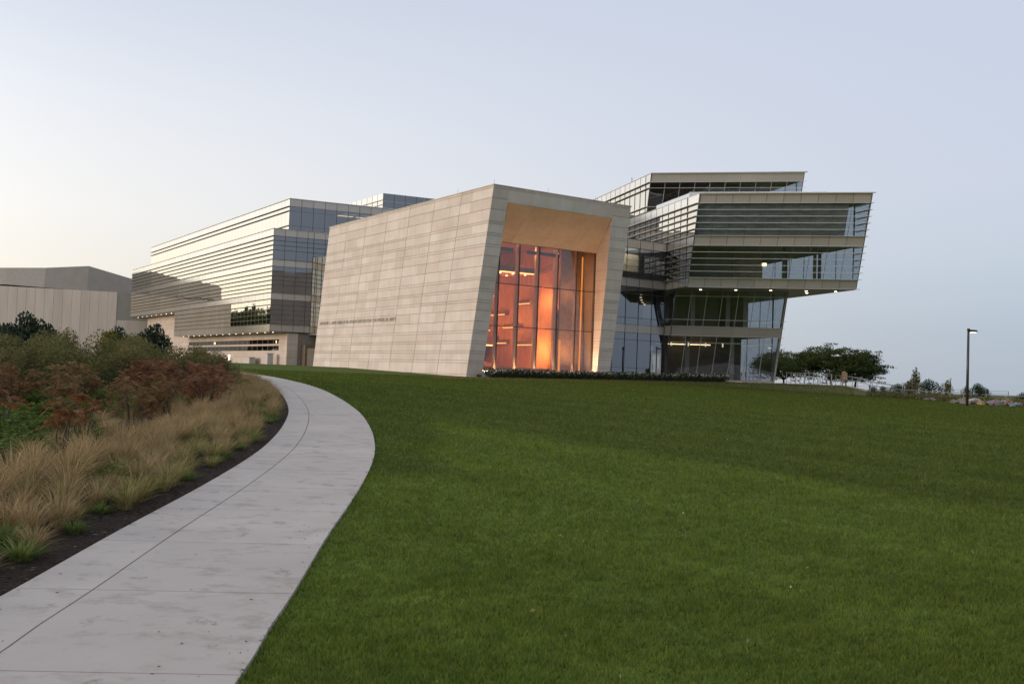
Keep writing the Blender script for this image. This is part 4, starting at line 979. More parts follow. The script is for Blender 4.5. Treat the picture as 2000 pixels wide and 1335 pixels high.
for z0, z1 in ((6.6, 7.3), (11.3, 12.0), (15.2, 15.9)): lbox('floor_slab', 14.5, 27.3, LV+.2, LV+9, z0, z1, M['slab'])
for z0, z1 in ((2.1, 6.58), (7.32, 11.28)): lbox('core_wall', 14.5, 27.3, LV+5, LV+5.3, z0, z1, M['inner_wall'])
lbox('lit_wall', 14.6, 24.6, LV+3.5, LV+3.6, 12.02, 15.18, principled('cream_wall', (.75, .70, .55), .8))
lbox('core_wall', 24.7, 27.3, LV+3.2, LV+3.5, 12.02, 15.18, M['inner_wall'])
lbox('ceiling_lamp', 22.2, 24.0, LV+.5, LV+3.2, 15.08, 15.14, emit_mat('room_light', (1, .84, .55), 11))
lbox('partition', 24.05, 24.15, LV+.3, LV+3.4, 12.02, 15.18, M['inner_wall'])
lbox('partition', 20.6, 20.7, LV+.3, LV+3.4, 12.02, 15.18, M['inner_wall'])
lbox('ceiling_lamp', 24.9, 25.4, LV+1.0, LV+2.0, 15.08, 15.14, M['warm'])
lbox('lit_wall', 26.1, 27.2, LV+1.6, LV+1.7, 8.1, 10.0, M['room'])  # emits by itself, the room's warm light put into the wall colour
lbox('wall_lamp', 26.6, 27.1, LV+1.0, LV+1.1, 4.9, 5.4, M['warm'])
dr = lbox('door', 25.8, 27.15, LV-.10, LV-.045, 2.15, 4.6, principled('white_door_paint', (.62, .61, .58), .45))
lbox('door_pane', 26.0, 26.95, LV-.115, LV-.103, 2.4, 4.35, M['glass'], dr)
tube('handle', [L(26.05, LV-.17, 3.0), L(26.05, LV-.17, 3.5)], .025, M['steel'], dr, 6)
lbox('post', 27.5, 27.9, LV-.25, LV+.1, 2.0, 6.5, M['bronze'])

# cafe chairs and tables seen through the ground-floor glass
M['ply'] = principled('plywood', (.55, .38, .22), .5)
def chair(loc, rz, label):
    t = thing('cafe_chair', label, 'chair', loc, 'pale chairs behind the ground floor glass')
    c = Vector(loc)
    box('seat', c+Vector((0, 0, .43)), (.44, .44, .04), M['ply'], t, rz)
    R = Matrix.Rotation(rz, 3, 'Z')
    box('backrest', c+R @ Vector((0, .21, .5)), (.42, .03, .38), M['ply'], t, rz)
    for a in (-.18, .18):
        for d in (-.18, .18): tube('leg', [c+R @ Vector((a, d, 0)), c+R @ Vector((a*.9, d*.9, .43))], .016, M['steel'], t, 5)
    return t
def table(loc, label):
    t = thing('cafe_table', label, 'table', loc, 'small round tables behind the ground floor glass')
    c = Vector(loc)
    disc('table_top', c+Vector((0, 0, .75)), .42, M['ply'], t, 16, .03)
    tube('post', [c+Vector((0, 0, .02)), c+Vector((0, 0, .72))], .03, M['steel'], t, 6)
    disc('foot', c+Vector((0, 0, .02)), .25, M['steel'], t, 12, .02)
    return t
for k in range(5):
    s = 2.0+k*1.95
    table(Q(s, 8.9, 2.09), 'small round cafe table behind the ground floor glass of the overhanging wing')
    for d in (-.62, .62): chair(Q(s+d, 8.9+.2*d, 2.09), 1.57*(1 if d < 0 else -1), 'pale plywood cafe chair behind the ground floor glass of the overhanging wing')

# ================================================================== grey hall at far left
gb = thing('grey_concrete_hall', 'low concrete building with a dark grey folded metal roof at the left edge', 'building', (-90, 205, 2))
M['gconc'] = principled('precast_concrete', (.62, .52, .455), .85, var=.09, nscale=.5, stretch=(1.5, 1.5, .2), objvar=.06)
M['groof'] = principled('standing_seam', (.34, .305, .275), .55, .15, var=.08, nscale=.6, objvar=.05)
M['groof2'] = principled('standing_seam_light', (.48, .42, .365), .55, .15, var=.08, objvar=.05)
def GX(px, Y): return (px-1000)/1944*Y*1.0
ga, gbp = Vector((-108.6, 199.1, 0)), Vector((-80.3, 201.5, 0))
gd = (gbp-ga).normalized(); gn = Vector((gd.y, -gd.x, 0))
hexa('wall', [ga+UPZ*1, gbp+UPZ*1, gbp-gn*40+UPZ*1, ga-gn*40+UPZ*1, ga+UPZ*15.95, gbp+UPZ*15.75, gbp-gn*40+UPZ*15.75, ga-gn*40+UPZ*15.95], M['joint'], gb)
gw_ = gb.children[-1]
ln = (gbp-ga).length; npan = int(ln/1.75)
PG = [ga+UPZ*1, gbp+UPZ*1, gbp+UPZ*15.9, ga+UPZ*16.3]
for k in range(npan): patch_piece('concrete_panel', PG, k/npan, (k+1)/npan, 0, 1, M['gconc'], gw_, gn, .08, .02)
# right, lower return and grey flank
hexa('flank', [gbp+gd*.02+UPZ*10.3, gbp+gd*9+gn*-1+UPZ*10.3, gbp+gd*9-gn*30+UPZ*10.3, gbp+gd*.02-gn*30+UPZ*10.3, gbp+gd*.02+UPZ*15.8, gbp+gd*9-gn+UPZ*15.8, gbp+gd*9-gn*30+UPZ*15.8, gbp+gd*.02-gn*30+UPZ*15.8], M['groof'], gb)
hexa('wall', [gbp+gd*.02+UPZ*1, gbp+gd*14+gn*-1+UPZ*1, gbp+gd*14-gn*30+UPZ*1, gbp+gd*.02-gn*30+UPZ*1, gbp+gd*.02+UPZ*10.28, gbp+gd*14-gn+UPZ*10.28, gbp+gd*14-gn*30+UPZ*10.28, gbp+gd*.02-gn*30+UPZ*10.28], M['gconc'], gb)
# folded roof: facets with a ridge
def gp_(x, Y, z): return Vector((x, Y, z))
rpts = [(-106.5, 200.2, 16.4, 19.75), (-102.4, 200.6, 16.55, 19.95), (-95.2, 201.4, 16.3, 20.35), (-86.8, 202.2, 15.95, 21.1), (-77.0, 206, 15.85, 18.5), (-70, 209, 15.85, 16.6)]
for i, mt_ in enumerate(('groof2', 'groof2', 'groof', 'groof', 'groof')):
    (x0, y0, b0, t0), (x1, y1, b1, t1) = rpts[i], rpts[i+1]
    y0 -= .6 if i < 2 else 0; y1 -= .6 if i < 1 else 0
    hexa('roof_facet', [gp_(x0, y0, b0), gp_(x1, y1, b1), gp_(x1, y1+30, b1), gp_(x0, y0+30, b0), gp_(x0, y0+.3, t0), gp_(x1, y1+.3, t1), gp_(x1, y1+30, t1-2), gp_(x0, y0+30, t0-2)], M[mt_], gb)
# dark stair wall in front of it, at the very left
hexa('dark_wall', [gp_(-120, 150, 1), gp_(-69.5, 150, 1), gp_(-69.5, 152, 1), gp_(-120, 152, 1), gp_(-120, 150, 8.6), gp_(-69.5, 150, 6.3), gp_(-69.5, 152, 6.3), gp_(-120, 152, 8.6)], principled('dark_screen', (.03, .028, .027), .7), gb)

# ================================================================== terrace, ramp, railings
te = [(20.9, 97.05), (26.4, 98.4), (32.0, 99.0), (32.2, 118), (16.5, 112), (16.5, 100)]
tv = [(x, y, 2.005) for x, y in te]+[(x, y, 1.55) for x, y in te]
n = len(te)
tag(mobj('terrace', mesh_from('terrace', tv, [tuple(range(n))]+[(i, i+n, (i+1) % n+n, (i+1) % n) for i in range(n)], principled('terrace_concrete', (.56, .50, .44), .85, bump=.1))), kind='structure')
rl = thing('terrace_railing', 'metal terrace railing with flat posts right of the overhanging wing', 'railing', (28.5, 99.0, 2.0))
rp = [Vector((27.4, 99.0, 2.0)), Vector((32.0, 99.4, 2.0))]
NP = 10
for k in range(NP+1):
    q = lerp(rp[0], rp[1], k/NP)
    w = .11 if k in (4, 10) else .055
    box('post', q, (w, .06, 1.05), M['steel'], rl, .08)
tube('handrail', [rp[0]+UPZ*1.08, rp[1]+UPZ*1.08], .028, M['steel'], rl, 6)
tube('lower_rail', [rp[0]+UPZ*.12, rp[1]+UPZ*.12], .015, M['steel'], rl, 5)
rr = [(32.3, 99.3), (33.6, 98.2), (35.2, 97.2), (36.9, 96.0)]
rampv = []
for x, y in rr:
    z = gz(x, y)+.03
    rampv += [(x, y, z+.02), (x+1.0, y+1.4, z+.02), (x, y, z-.4), (x+1.0, y+1.4, z-.4)]
rf = []
for i in range(3):
    a = 4*i; c = a+4
    rf += [(a, c, c+1, a+1), (a, a+2, c+2, c), (a+1, c+1, c+3, a+3)]
tag(mobj('ramp', mesh_from('ramp', rampv, rf, principled('ramp_paving', (.34, .25, .20), .9))), kind='structure')
hr = thing('ramp_handrail', 'sloping steel handrails running down the ramp beside the trees', 'railing', (33, 99.5, 1.9))
for dx, dy, h0 in ((.1, .0, 1.0), (1.1, 1.5, 1.0)):
    pts = [Vector((x+dx, y+dy, max(gz(x, y), .6)+.03)) for x, y in rr]+[Vector((38.8+dx, 94.5+dy, gz(38.8, 94.5)+.05))]
    tube('handrail', [q+UPZ*h0 for q in pts], .026, M['steel'], hr, 6)
    tube('lower_rail', [q+UPZ*(h0-.35) for q in pts], .018, M['steel'], hr, 6)
    for q in pts: tube('post', [q-UPZ*.1, q+UPZ*h0], .026, M['steel'], hr, 6)

# wooden sign box on legs at the ramp head
sg = thing('notice_box', 'tan wooden notice box on short posts at the head of the ramp', 'sign', (33.6, 100.2, 2.0))
box('panel', (33.55, 100.2, 2.55), (.55, .2, .75), principled('tan_wood', (.40, .24, .14), .7, var=.2), sg, .1)
box('cap', (33.5, 100.2, 3.31), (.3, .22, .1), M['ply'], sg, .1)
box('post', (33.38, 100.2, 1.95), (.12, .12, .6), M['ply'], sg, .1)
box('post', (33.72, 100.2, 1.95), (.10, .10, .6), M['black'], sg, .1)

# ================================================================== street lamps
def head_lamp(loc, h, rz, label, mat, r=.075, lit=True, scale=1.0):
    t = thing('street_lamp', label, 'street lamp', loc)
    c = Vector(loc); R = Matrix.Rotation(rz, 3, 'Z')
    disc('base_plate', c+UPZ*.06, r*2.2, mat, t, 12, .06)
    tube('pole', [c, c+UPZ*h], [r*1.25, r], mat, t, 10)
    tube('pole_cap', [c+UPZ*h, c+UPZ*(h+.12), c+UPZ*(h+.16)], [r*1.3, r*1.3, r*.6], mat, t, 10)
    o = c+UPZ*(h-.13*scale)
    hd = hexa('lamp_head', [o+R @ Vector((.05, -.17*scale, 0)), o+R @ Vector((.62*scale, -.17*scale, 0)), o+R @ Vector((.62*scale, .17*scale, 0)), o+R @ Vector((.05, .17*scale, 0)),
              o+R @ Vector((.05, -.13*scale, .2*scale)), o+R @ Vector((.60*scale, -.13*scale, .17*scale)), o+R @ Vector((.60*scale, .13*scale, .17*scale)), o+R @ Vector((.05, .13*scale, .2*scale))], mat, t)
    hexa('lens', [o+R @ Vector((.14*scale, -.12*scale, -.012)), o+R @ Vector((.58*scale, -.12*scale, -.012)), o+R @ Vector((.58*scale, .12*scale, -.012)), o+R @ Vector((.14*scale, .12*scale, -.012)),
                  o+R @ Vector((.14*scale, -.12*scale, -.003)), o+R @ Vector((.58*scale, -.12*scale, -.003)), o+R @ Vector((.58*scale, .12*scale, -.003)), o+R @ Vector((.14*scale, .12*scale, -.003))], emit_mat('lamp_lens', (1, .85, .62), 5) if lit else M['steel'], hd)
    return t
head_lamp((34.4, 75.0, gz(34.4, 75)), 6.57-gz(34.4, 75)-.16, 0, 'tall dark bronze street lamp with one flat head at the right edge of the lawn', M['bronze'], .085)
q = L(24.3, LV-2.6, 0)
head_lamp((q.x, q.y, gz(q.x, q.y)), 3.2, 0, 'slim black lamp post in front of the blue glass link', M['black'], .05, False, .75)
q = Vector((98.0, 222.0, 0)); zz = gz(q.x, q.y)
ll = thing('lantern_lamp', 'distant lantern style lamp post standing on the lakeside lawn', 'street lamp', (q.x, q.y, zz))
tube('pole', [(q.x, q.y, zz), (q.x, q.y, zz+3.0)], [.12, .08], M['black'], ll, 8)
tube('lantern', [(q.x, q.y, zz+3.0), (q.x, q.y, zz+3.15), (q.x, q.y, zz+3.6), (q.x, q.y, zz+3.75)], [.1, .2, .26, .1], principled('lantern_glass', (.5, .5, .48), .3), ll, 8)
# bollard lamps and service boxes by the glass wing
def bollard(p, q, lit, label):
    c = W(p, q, 0); z = gz(c.x, c.y)
    t = thing('bollard_lamp', label, 'bollard light', (c.x, c.y, z), 'bollard lamps at the foot of the glass wing')
    tube('post', [(c.x, c.y, z-.1), (c.x, c.y, z+.55)], .09, M['steel'], t, 8)
    tube('lamp', [(c.x, c.y, z+.55), (c.x, c.y, z+1.25)], .13, emit_mat('bollard_glow', (1, .83, .55), 7), t, 10)
    disc('cap', (c.x, c.y, z+1.3), .15, M['steel'], t, 10, .05)
bollard(-2.2, 15.5, True, 'glowing bollard lamp in the middle of the pale wall under the glass wing')
bollard(-2.6, 39, True, 'glowing bollard lamp beside the red shrubs under the glass wing')
for (p, q, w, h, lb) in ((-.6, 3.5, .7, 1.6, 'tall narrow service cabinet with a small lamp against the pale wall'), (-.6, 11.5, 2.2, 1.05, 'low grey service box right of the glowing bollard against the pale wall'), (-.6, 26, 2.4, 1.0, 'low grey service box behind the shrubs against the pale wall')):
    c = W(p, q, 0); z = gz(c.x, c.y)
    t = thing('service_box', lb, 'cabinet', (c.x, c.y, z), 'service boxes along the pale wall')
    box('cabinet', (c.x, c.y, z-.1), (.8, w, h), M['concrete'], t, .58)
    box('lid', (c.x, c.y, z+h-.1), (.9, w+.1, .06), M['steel'], t, .58)

# ================================================================== vegetation
def quads_mesh(name, C, A, B, mat, rnd=None):
    """C centres (N,3), A half-length vectors, B half-width vectors -> N leaf quads (kite shaped)"""
    N = len(C)
    v = np.stack([C-A, C+B*1.0-A*.1, C+A, C-B*1.0-A*.1], 1).reshape(-1, 3)
    me = bpy.data.meshes.new(name)
    me.vertices.add(4*N); me.vertices.foreach_set('co', v.ravel())
    me.loops.add(4*N); me.loops.foreach_set('vertex_index', np.arange(4*N))
    me.polygons.add(N); me.polygons.foreach_set('loop_start', np.arange(0, 4*N, 4))
    me.update(calc_edges=True)
    at = me.attributes.new('rnd', 'FLOAT', 'FACE')
    at.data.foreach_set('value', RS.rand(N) if rnd is None else rnd)
    me.materials.append(mat)
    return me
def tris_mesh(name, v, mat, rnd):
    N = len(v)//3
    me = bpy.data.meshes.new(name)
    me.vertices.add(3*N); me.vertices.foreach_set('co', np.ascontiguousarray(v).ravel())
    me.loops.add(3*N); me.loops.foreach_set('vertex_index', np.arange(3*N))
    me.polygons.add(N); me.polygons.foreach_set('loop_start', np.arange(0, 3*N, 3))
    me.update(calc_edges=True)
    at = me.attributes.new('rnd', 'FLOAT', 'FACE'); at.data.foreach_set('value', rnd)
    me.materials.append(mat)
    return me
def rand_dirs(n, rs=RS):
    d = rs.normal(size=(n, 3)); return d/np.linalg.norm(d, axis=1)[:, None]
def orient(n, zbias, rs=RS):
    a = rand_dirs(n, rs); a[:, 2] += zbias; a /= np.linalg.norm(a, axis=1)[:, None]
    r = rand_dirs(n, rs); b = np.cross(a, r); b /= np.linalg.norm(b, axis=1)[:, None]
    return a, b

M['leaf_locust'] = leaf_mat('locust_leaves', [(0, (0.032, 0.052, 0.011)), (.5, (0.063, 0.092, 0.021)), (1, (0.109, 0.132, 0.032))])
M['leaf_green'] = leaf_mat('shrub_leaves', [(0, (0.072, 0.074, 0.024)), (.45, (0.138, 0.132, 0.043)), (.8, (0.180, 0.162, 0.060)), (1, (0.216, 0.150, 0.054))])
M['leaf_red'] = leaf_mat('sumac_leaves', [(0, (0.102, 0.067, 0.035)), (.35, (0.193, 0.104, 0.048)), (.6, (0.241, 0.132, 0.052)), (.85, (0.157, 0.147, 0.060)), (1, (0.289, 0.195, 0.066))])
M['leaf_crimson'] = leaf_mat('crimson_leaves', [(0, (0.101, 0.048, 0.032)), (.4, (0.202, 0.084, 0.052)), (.7, (0.238, 0.119, 0.054)), (1, (0.143, 0.140, 0.054))])
M['leaf_orange'] = leaf_mat('orange_leaves', [(0, (0.140, 0.065, 0.031)), (.5, (0.234, 0.106, 0.044)), (1, (0.246, 0.159, 0.061))])
M['leaf_dark'] = leaf_mat('pine_needles', [(0, (0.013, 0.023, 0.012)), (.6, (0.026, 0.044, 0.021)), (1, (0.049, 0.072, 0.031))], .15)
M['leaf_juniper'] = leaf_mat('juniper_sprays', [(0, (0.032, 0.061, 0.012)), (.5, (0.072, 0.119, 0.019)), (1, (0.123, 0.169, 0.031))], .25)
M['leaf_hedge'] = leaf_mat('hedge_leaves', [(0, (0.020, 0.035, 0.014)), (.6, (0.043, 0.065, 0.023)), (1, (0.074, 0.095, 0.034))])
M['petal'] = leaf_mat('white_petals', [(0, (.55, .50, .44)), (1, (.75, .72, .66))], .3)
M['leaf_yellow'] = leaf_mat('yellow_green_leaves', [(0, (.06, .07, .012)), (.6, (.13, .12, .02)), (1, (.22, .17, .03))])
M['drygrass'] = leaf_mat('dry_grass', [(0, (0.172, 0.128, 0.050)), (.25, (0.264, 0.186, 0.084)), (.6, (0.396, 0.282, 0.140)), (.85, (0.488, 0.365, 0.202)), (1, (0.224, 0.218, 0.062))], .3)
M['greengrass'] = leaf_mat('green_tuft', [(0, (0.062, 0.112, 0.022)), (.5, (0.112, 0.175, 0.037)), (1, (0.237, 0.250, 0.075))], .3)
M['mixgrass'] = leaf_mat('mixed_tuft', [(0, (0.090, 0.117, 0.029)), (.35, (0.192, 0.189, 0.052)), (.7, (0.358, 0.286, 0.121)), (1, (0.461, 0.351, 0.172))], .3)
M['stem'] = principled('woody_stem', (.06, .042, .032), .9)

def lobes(n, lo, rs):
    """points on/in several ellipsoid lobes; lo: list of (centre, radii, weight)"""
    w = np.array([l[2] for l in lo], float); w /= w.sum()
    k = rs.choice(len(lo), n, p=w)
    d = rand_dirs(n, rs); r = rs.rand(n)**.38
    c = np.array([l[0] for l in lo])[k]; R = np.array([l[1] for l in lo])[k]
    return c+d*R*r[:, None]

# --- honey locusts beyond the terrace
def locust(loc, h, rx, label, seed, lean=0.0):
    rs = np.random.RandomState(seed)
    t = thing('locust_tree', label, 'tree', loc, 'locust trees')
    c = np.array(loc)
    fork = c+np.array([lean*.3, 0, h*.24])
    tube('trunk', [c-np.array([0, 0, .2]), c+np.array([lean*.15, .05, h*.12]), fork], [h*.034, h*.026, h*.022], M['bark'], t, 8)
    tips = []
    for k in range(9):
        an = 2*math.pi*k/9+rs.uniform(-.3, .3); rr_ = rx*rs.uniform(.45, .9)
        mid = fork+np.array([math.cos(an)*rr_*.45, math.sin(an)*rr_*.45, h*rs.uniform(.16, .28)])
        tip = fork+np.array([math.cos(an)*rr_, math.sin(an)*rr_, h*rs.uniform(.26, .60)])
        tube('limb', [fork, (fork+mid)/2+rs.normal(size=3)*.08, mid, tip], [h*.014, h*.011, h*.008, h*.003], M['bark'], t, 6)
        tips.append(tip); tips.append((mid+tip)/2+np.array([0, 0, h*.08]))
        for j in range(3):
            t2 = mid+(tip-mid)*rs.uniform(.2, .9)+rs.normal(size=3)*np.array([rx*.22, rx*.22, h*.09])
            tube('limb', [mid, (mid+t2)/2+rs.normal(size=3)*.06, t2], [h*.006, h*.004, h*.002], M['bark'], t, 5); tips.append(t2)
    # flat layered sprays of fine leaves around the limbs and over an umbrella shell
    cl = []
    for tp in tips:
        for j in range(7): cl.append(tp+rs.normal(size=3)*np.array([rx*.17, rx*.17, h*.055]))
    for j in range(170):
        an = rs.rand()*6.283; r = math.sqrt(rs.rand())
        zz = h*(.95-.46*r**2.4)+rs.normal()*h*.03-(h*.34*rs.rand() if rs.rand() < .55 else 0)
        cl.append(c+np.array([lean*.3+math.cos(an)*r*rx*1.05, math.sin(an)*r*rx*1.05, zz]))
    cl = np.array(cl)
    n = 21000
    k = rs.randint(len(cl), size=n)
    C = cl[k]+rs.normal(size=(n, 3))*np.array([rx*.10, rx*.10, h*.018])
    a, b_ = orient(n, -.25, rs)
    s = rs.uniform(.05, .115, n)[:, None]*h/6.2
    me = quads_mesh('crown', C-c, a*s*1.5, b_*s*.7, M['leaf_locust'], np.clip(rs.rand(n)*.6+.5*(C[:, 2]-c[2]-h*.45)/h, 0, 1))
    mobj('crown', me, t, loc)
for (x, y, h, rx, lb, sd, ln_) in ((45.2, 140, 6.5, 4.9, 'broad flat-topped locust tree with a forked trunk behind the terrace railing', 1, -.6),
                              (48.0, 139, 6.0, 3.6, 'rightmost locust tree with a drooping crown beside the ramp', 2, .5),
                              (39.0, 142, 5.7, 4.6, 'locust tree half hidden behind the leaning corner of the glass wing', 3, -.3)):
    locust((x, y, gz(x, y)), h, rx, lb, sd, ln_)

for (x, y, h, rx, lb, sd) in ((-121, 206, 13.5, 5.5, 'tree west of the concrete building, mirrored low in the glass wing near its corner', 11), (-131, 210, 15, 6.5, 'taller tree farther west, mirrored at the corner of the glass wing', 12), (-112.5, 207, 9.5, 2.6, 'thin tree beside the concrete building, mirrored in the glass wing', 13)):
    locust((x, y, gz(x, y)), h, rx, lb, sd, 0)
# --- generic shrub meshes, copied with obj.copy()
def shrub_proto(name, n, lo, mat, size, zb, seed, stems=6, height=1.0):
    rs = np.random.RandomState(seed)
    C = lobes(n, lo, rs); C[:, 2] = np.abs(C[:, 2])
    a, b_ = orient(n, zb, rs)
    s = rs.uniform(.6, 1.3, n)[:, None]*size
    fol = quads_mesh('foliage', C, a*s, b_*s*.5, mat)
    sv, sf = [], []
    for k in range(stems):
        an = rs.rand()*6.28; r = rs.uniform(.15, .7)*max(l[1][0] for l in lo)
        v, f = tube_geo([(0.05*math.cos(an), .05*math.sin(an), -.1), (r*.4*math.cos(an), r*.4*math.sin(an), height*.4), (r*math.cos(an), r*math.sin(an), height*.85)], [.022, .016, .006], 5)
        o = len(sv); sv += v; sf += [tuple(i+o for i in q) for q in f]
    return fol, mesh_from('stem', sv, sf, M['stem'], True)
def place_shrub(name, proto, loc, sc, rz, label, cat, group):
    t = thing(name, label, cat, loc, group)
    for part, me in (('foliage', proto[0]), ('stem', proto[1])):
        o = mobj(part, me, t, loc); o.scale = (sc[0], sc[1], sc[2]) if isinstance(sc, tuple) else (sc, sc, sc); o.rotation_euler.z = rz
    return t

# pinnate sumac: fronds arching from stem tips
def sumac_proto(seed, mat, h=1.5, rad=.95, nstem=9, fr=13, drop=.62):
    rs = np.random.RandomState(seed)
    C, A, B, sv, sf = [], [], [], [], []
    for k in range(nstem):
        an = rs.rand()*6.283; r = rad*math.sqrt(rs.rand())*.8
        top = np.array([math.cos(an)*r, math.sin(an)*r, h*rs.uniform(.42, .92)])
        mid = top*np.array([.45, .45, .5])+rs.normal(size=3)*.05
        v, f = tube_geo([(top[0]*.15, top[1]*.15, -.1), tuple(mid), tuple(top)], [.022, .016, .008], 5)
        o = len(sv); sv += v; sf += [tuple(i+o for i in q) for q in f]
        for j in range(fr):
            az = rs.rand()*6.283; el = rs.uniform(.15, 1.1); ln_ = rs.uniform(.28, .48)
            hd = np.array([math.cos(az)*math.cos(el), math.sin(az)*math.cos(el), math.sin(el)])
            st = top-np.array([0, 0, rs.uniform(0, drop)])
            side = np.cross(hd, [0, 0, 1]); side /= np.linalg.norm(side)+1e-6
            for i in range(8):
                u = .15+.85*i/7
                pt = st+hd*ln_*u-np.array([0, 0, .22*u*u])
                ll_ = .085*(1-.45*abs(u-.5))
                for sgn in (-1, 1):
                    dirv = side*sgn+hd*.35-np.array([0, 0, .35])+rs.normal(size=3)*.15; dirv /= np.linalg.norm(dirv)
                    C.append(pt+dirv*ll_*.9); A.append(dirv*ll_)
                    w = np.cross(dirv, hd); w /= np.linalg.norm(w)+1e-6
                    w = w*.4+hd*.9; B.append(w*.018)
    return quads_mesh('foliage', np.array(C), np.array(A), np.array(B), mat), mesh_from('stem', sv, sf, M['stem'], True)

sum_red = [sumac_proto(21, M['leaf_red']), sumac_proto(22, M['leaf_red'], 1.4, 1.0, 10)]
sum_cri = [sumac_proto(23, M['leaf_crimson']), sumac_proto(24, M['leaf_crimson'], 1.5, 1.05, 10)]
sum_ora = [sumac_proto(25, M['leaf_orange'], 1.45, .6, 5, 6, .22)]
grn = [shrub_proto('g', 6500, [((0, 0, 1.0), (1.1, 1.1, .85), 3), ((.7, .3, .8), (.8, .8, .7), 2), ((-.7, -.2, .9), (.8, .9, .8), 2), ((.1, -.5, 1.5), (.6, .6, .5), 1.2), ((-.3, .4, 1.6), (.5, .5, .5), 1)], M['leaf_green'], .045, .6, 31+k, 14, 1.7) for k in range(3)]
yel = shrub_proto('y', 1300, [((0, 0, .9), (.6, .6, .8), 2), ((.3, .1, 1.3), (.35, .35, .4), 1)], M['leaf_yellow'], .05, .5, 41, 8, 1.4)
drk = [shrub_proto('d', 2600, [((0, 0, 1.0), (1.0, 1.0, .95), 3), ((.5, .2, 1.5), (.55, .55, .6), 1.5), ((-.55, -.1, 1.35), (.5, .5, .6), 1.5), ((0, .1, 1.9), (.4, .4, .45), 1)], M['leaf_dark'], .07, 1.6, 51+k, 8, 1.6) for k in range(2)]
# low spreading juniper: feathery sprays
def juniper_proto(seed):
    rs = np.random.RandomState(seed)
    C, A, B = [], [], []
    for k in range(70):
        an = rs.rand()*6.283; r0 = rs.uniform(0, .55); ln_ = rs.uniform(.35, .75); el = rs.uniform(.15, .65)
        hd = np.array([math.cos(an)*math.cos(el), math.sin(an)*math.cos(el), math.sin(el)])
        st = np.array([math.cos(an)*r0, math.sin(an)*r0, rs.uniform(.02, .22)])
        side = np.cross(hd, [0, 0, 1]); side /= np.linalg.norm(side)
        for i in range(11):
            u = i/10; pt = st+hd*ln_*u-np.array([0, 0, .16*u*u])
            for sgn in (-1, 1):
                d = side*sgn*.8+hd*.8+rs.normal(size=3)*.25; d /= np.linalg.norm(d)
                l2 = .085*(1.15-u*.7)
                C.append(pt+d*l2); A.append(d*l2); w = np.cross(d, rs.normal(size=3)); w /= np.linalg.norm(w); B.append(w*.013)
    return quads_mesh('foliage', np.array(C), np.array(A), np.array(B), M['leaf_juniper'])
jun = [juniper_proto(61), juniper_proto(62)]

def at_bed(px, py):
    """a point of the sloping ground seen at a photo position, used once while laying out the bed"""
    cx = (px-1000)/F_PX; cy = (667.5-py)/F_PX
    a = cx*cr-cy*sr; b_ = cy*cr+cx*sr
    d = Vector((a, cp-b_*sp, sp+b_*cp)); t = 2.0/(.0225*d.y-d.z)
    return d.x*t, d.y*t
# back row of olive green shrubs (x, y, scale)
GS = 'olive green shrubs at the back of the bed'
for i, (x, y, s) in enumerate(((-22.5, 36, 1.05), (-20.0, 38.5, 1.1), (-17.4, 37, 1.05), (-19.8, 43, 1.15), (-16.2, 41.5, 1.05), (-14.6, 38.2, .95), (-22.5, 42, 1.1), (-17.5, 46, 1.1), (-14.6, 44.5, 1.0), (-24.5, 33.0, 1.0), (-20.6, 33.5, .95), (-17.2, 33.2, .9), (-15.2, 48.5, .9), (-16.0, 52.5, .85), (-19.0, 35.5, 1.0), (-21.5, 36.8, 1.05), (-16.0, 35.6, .95), (-18.6, 40.5, 1.1), (-21.2, 40.2, 1.1), (-15.0, 41.0, 1.0), (-24.2, 37.5, 1.1), (-13.2, 41.8, .85), (-13.4, 45.5, .8))):
    place_shrub('olive_shrub', grn[i % 3], (x, y, gz(x, y)), (s, s, s*random.uniform(.88, 1.02)), i*1.3, 'dense olive green shrub at the back of the planting bed below the concrete building', 'shrub', GS)
for i, (x, y, s, lb) in enumerate(((-24.0, 49, 1.35, 'dark pine shrub rising behind the olive shrubs near the left edge'), (-20.5, 52, 1.15, 'small dark pine shrub beside the yellow green bush at the back of the bed'), (-19.3, 53.5, 1.25, 'dark pine shrub at the right end of the back row against the pale wall'))):
    place_shrub('pine_shrub', drk[i % 2], (x, y, gz(x, y)), s, i*2.1, lb, 'shrub', 'dark pine shrubs behind the bed')
place_shrub('yellow_shrub', yel, (-19.8, 48, gz(-19.8, 48)), 1.45, .5, 'bright yellow green bush standing between the dark pine shrubs', 'shrub', None)
GR = 'autumn red sumac shrubs in the bed'
reds = [(-11.6, 25.5, 1.0, 0), (-10.0, 27.5, 1.0, 2), (-12.6, 29.5, 1.15, 1), (-9.2, 30.5, 1.0, 2), (-10.8, 32.5, 1.1, 3), (-13.2, 26.5, 1.05, 0), (-14.8, 29.0, 1.1, 1), (-8.6, 34.5, 1.0, 3), (-10.4, 36.0, 1.05, 2), (-12.4, 34.5, 1.1, 3), (-10.2, 39.5, 1.0, 2), (-11.5, 42.5, 1.05, 3), (-12.6, 46, 1.0, 2), (-16.4, 31.5, 1.1, 1), (-17.8, 29.2, 1.1, 0), (-13.6, 38.0, 1.1, 0), (-7.6, 29.0, .85, 3)]
for i, (x, y, s, k) in enumerate(reds):
    x = min(x, -.305*y); s *= .9
    pr = (sum_red[0], sum_red[1], sum_cri[0], sum_cri[1])[k]
    place_shrub('sumac_shrub', pr, (x, y, gz(x, y)), s, i*1.7, 'rust brown sumac shrub in the middle of the planting bed' if k < 2 else 'crimson leaved sumac shrub in the middle of the planting bed near the path', 'shrub', GR)
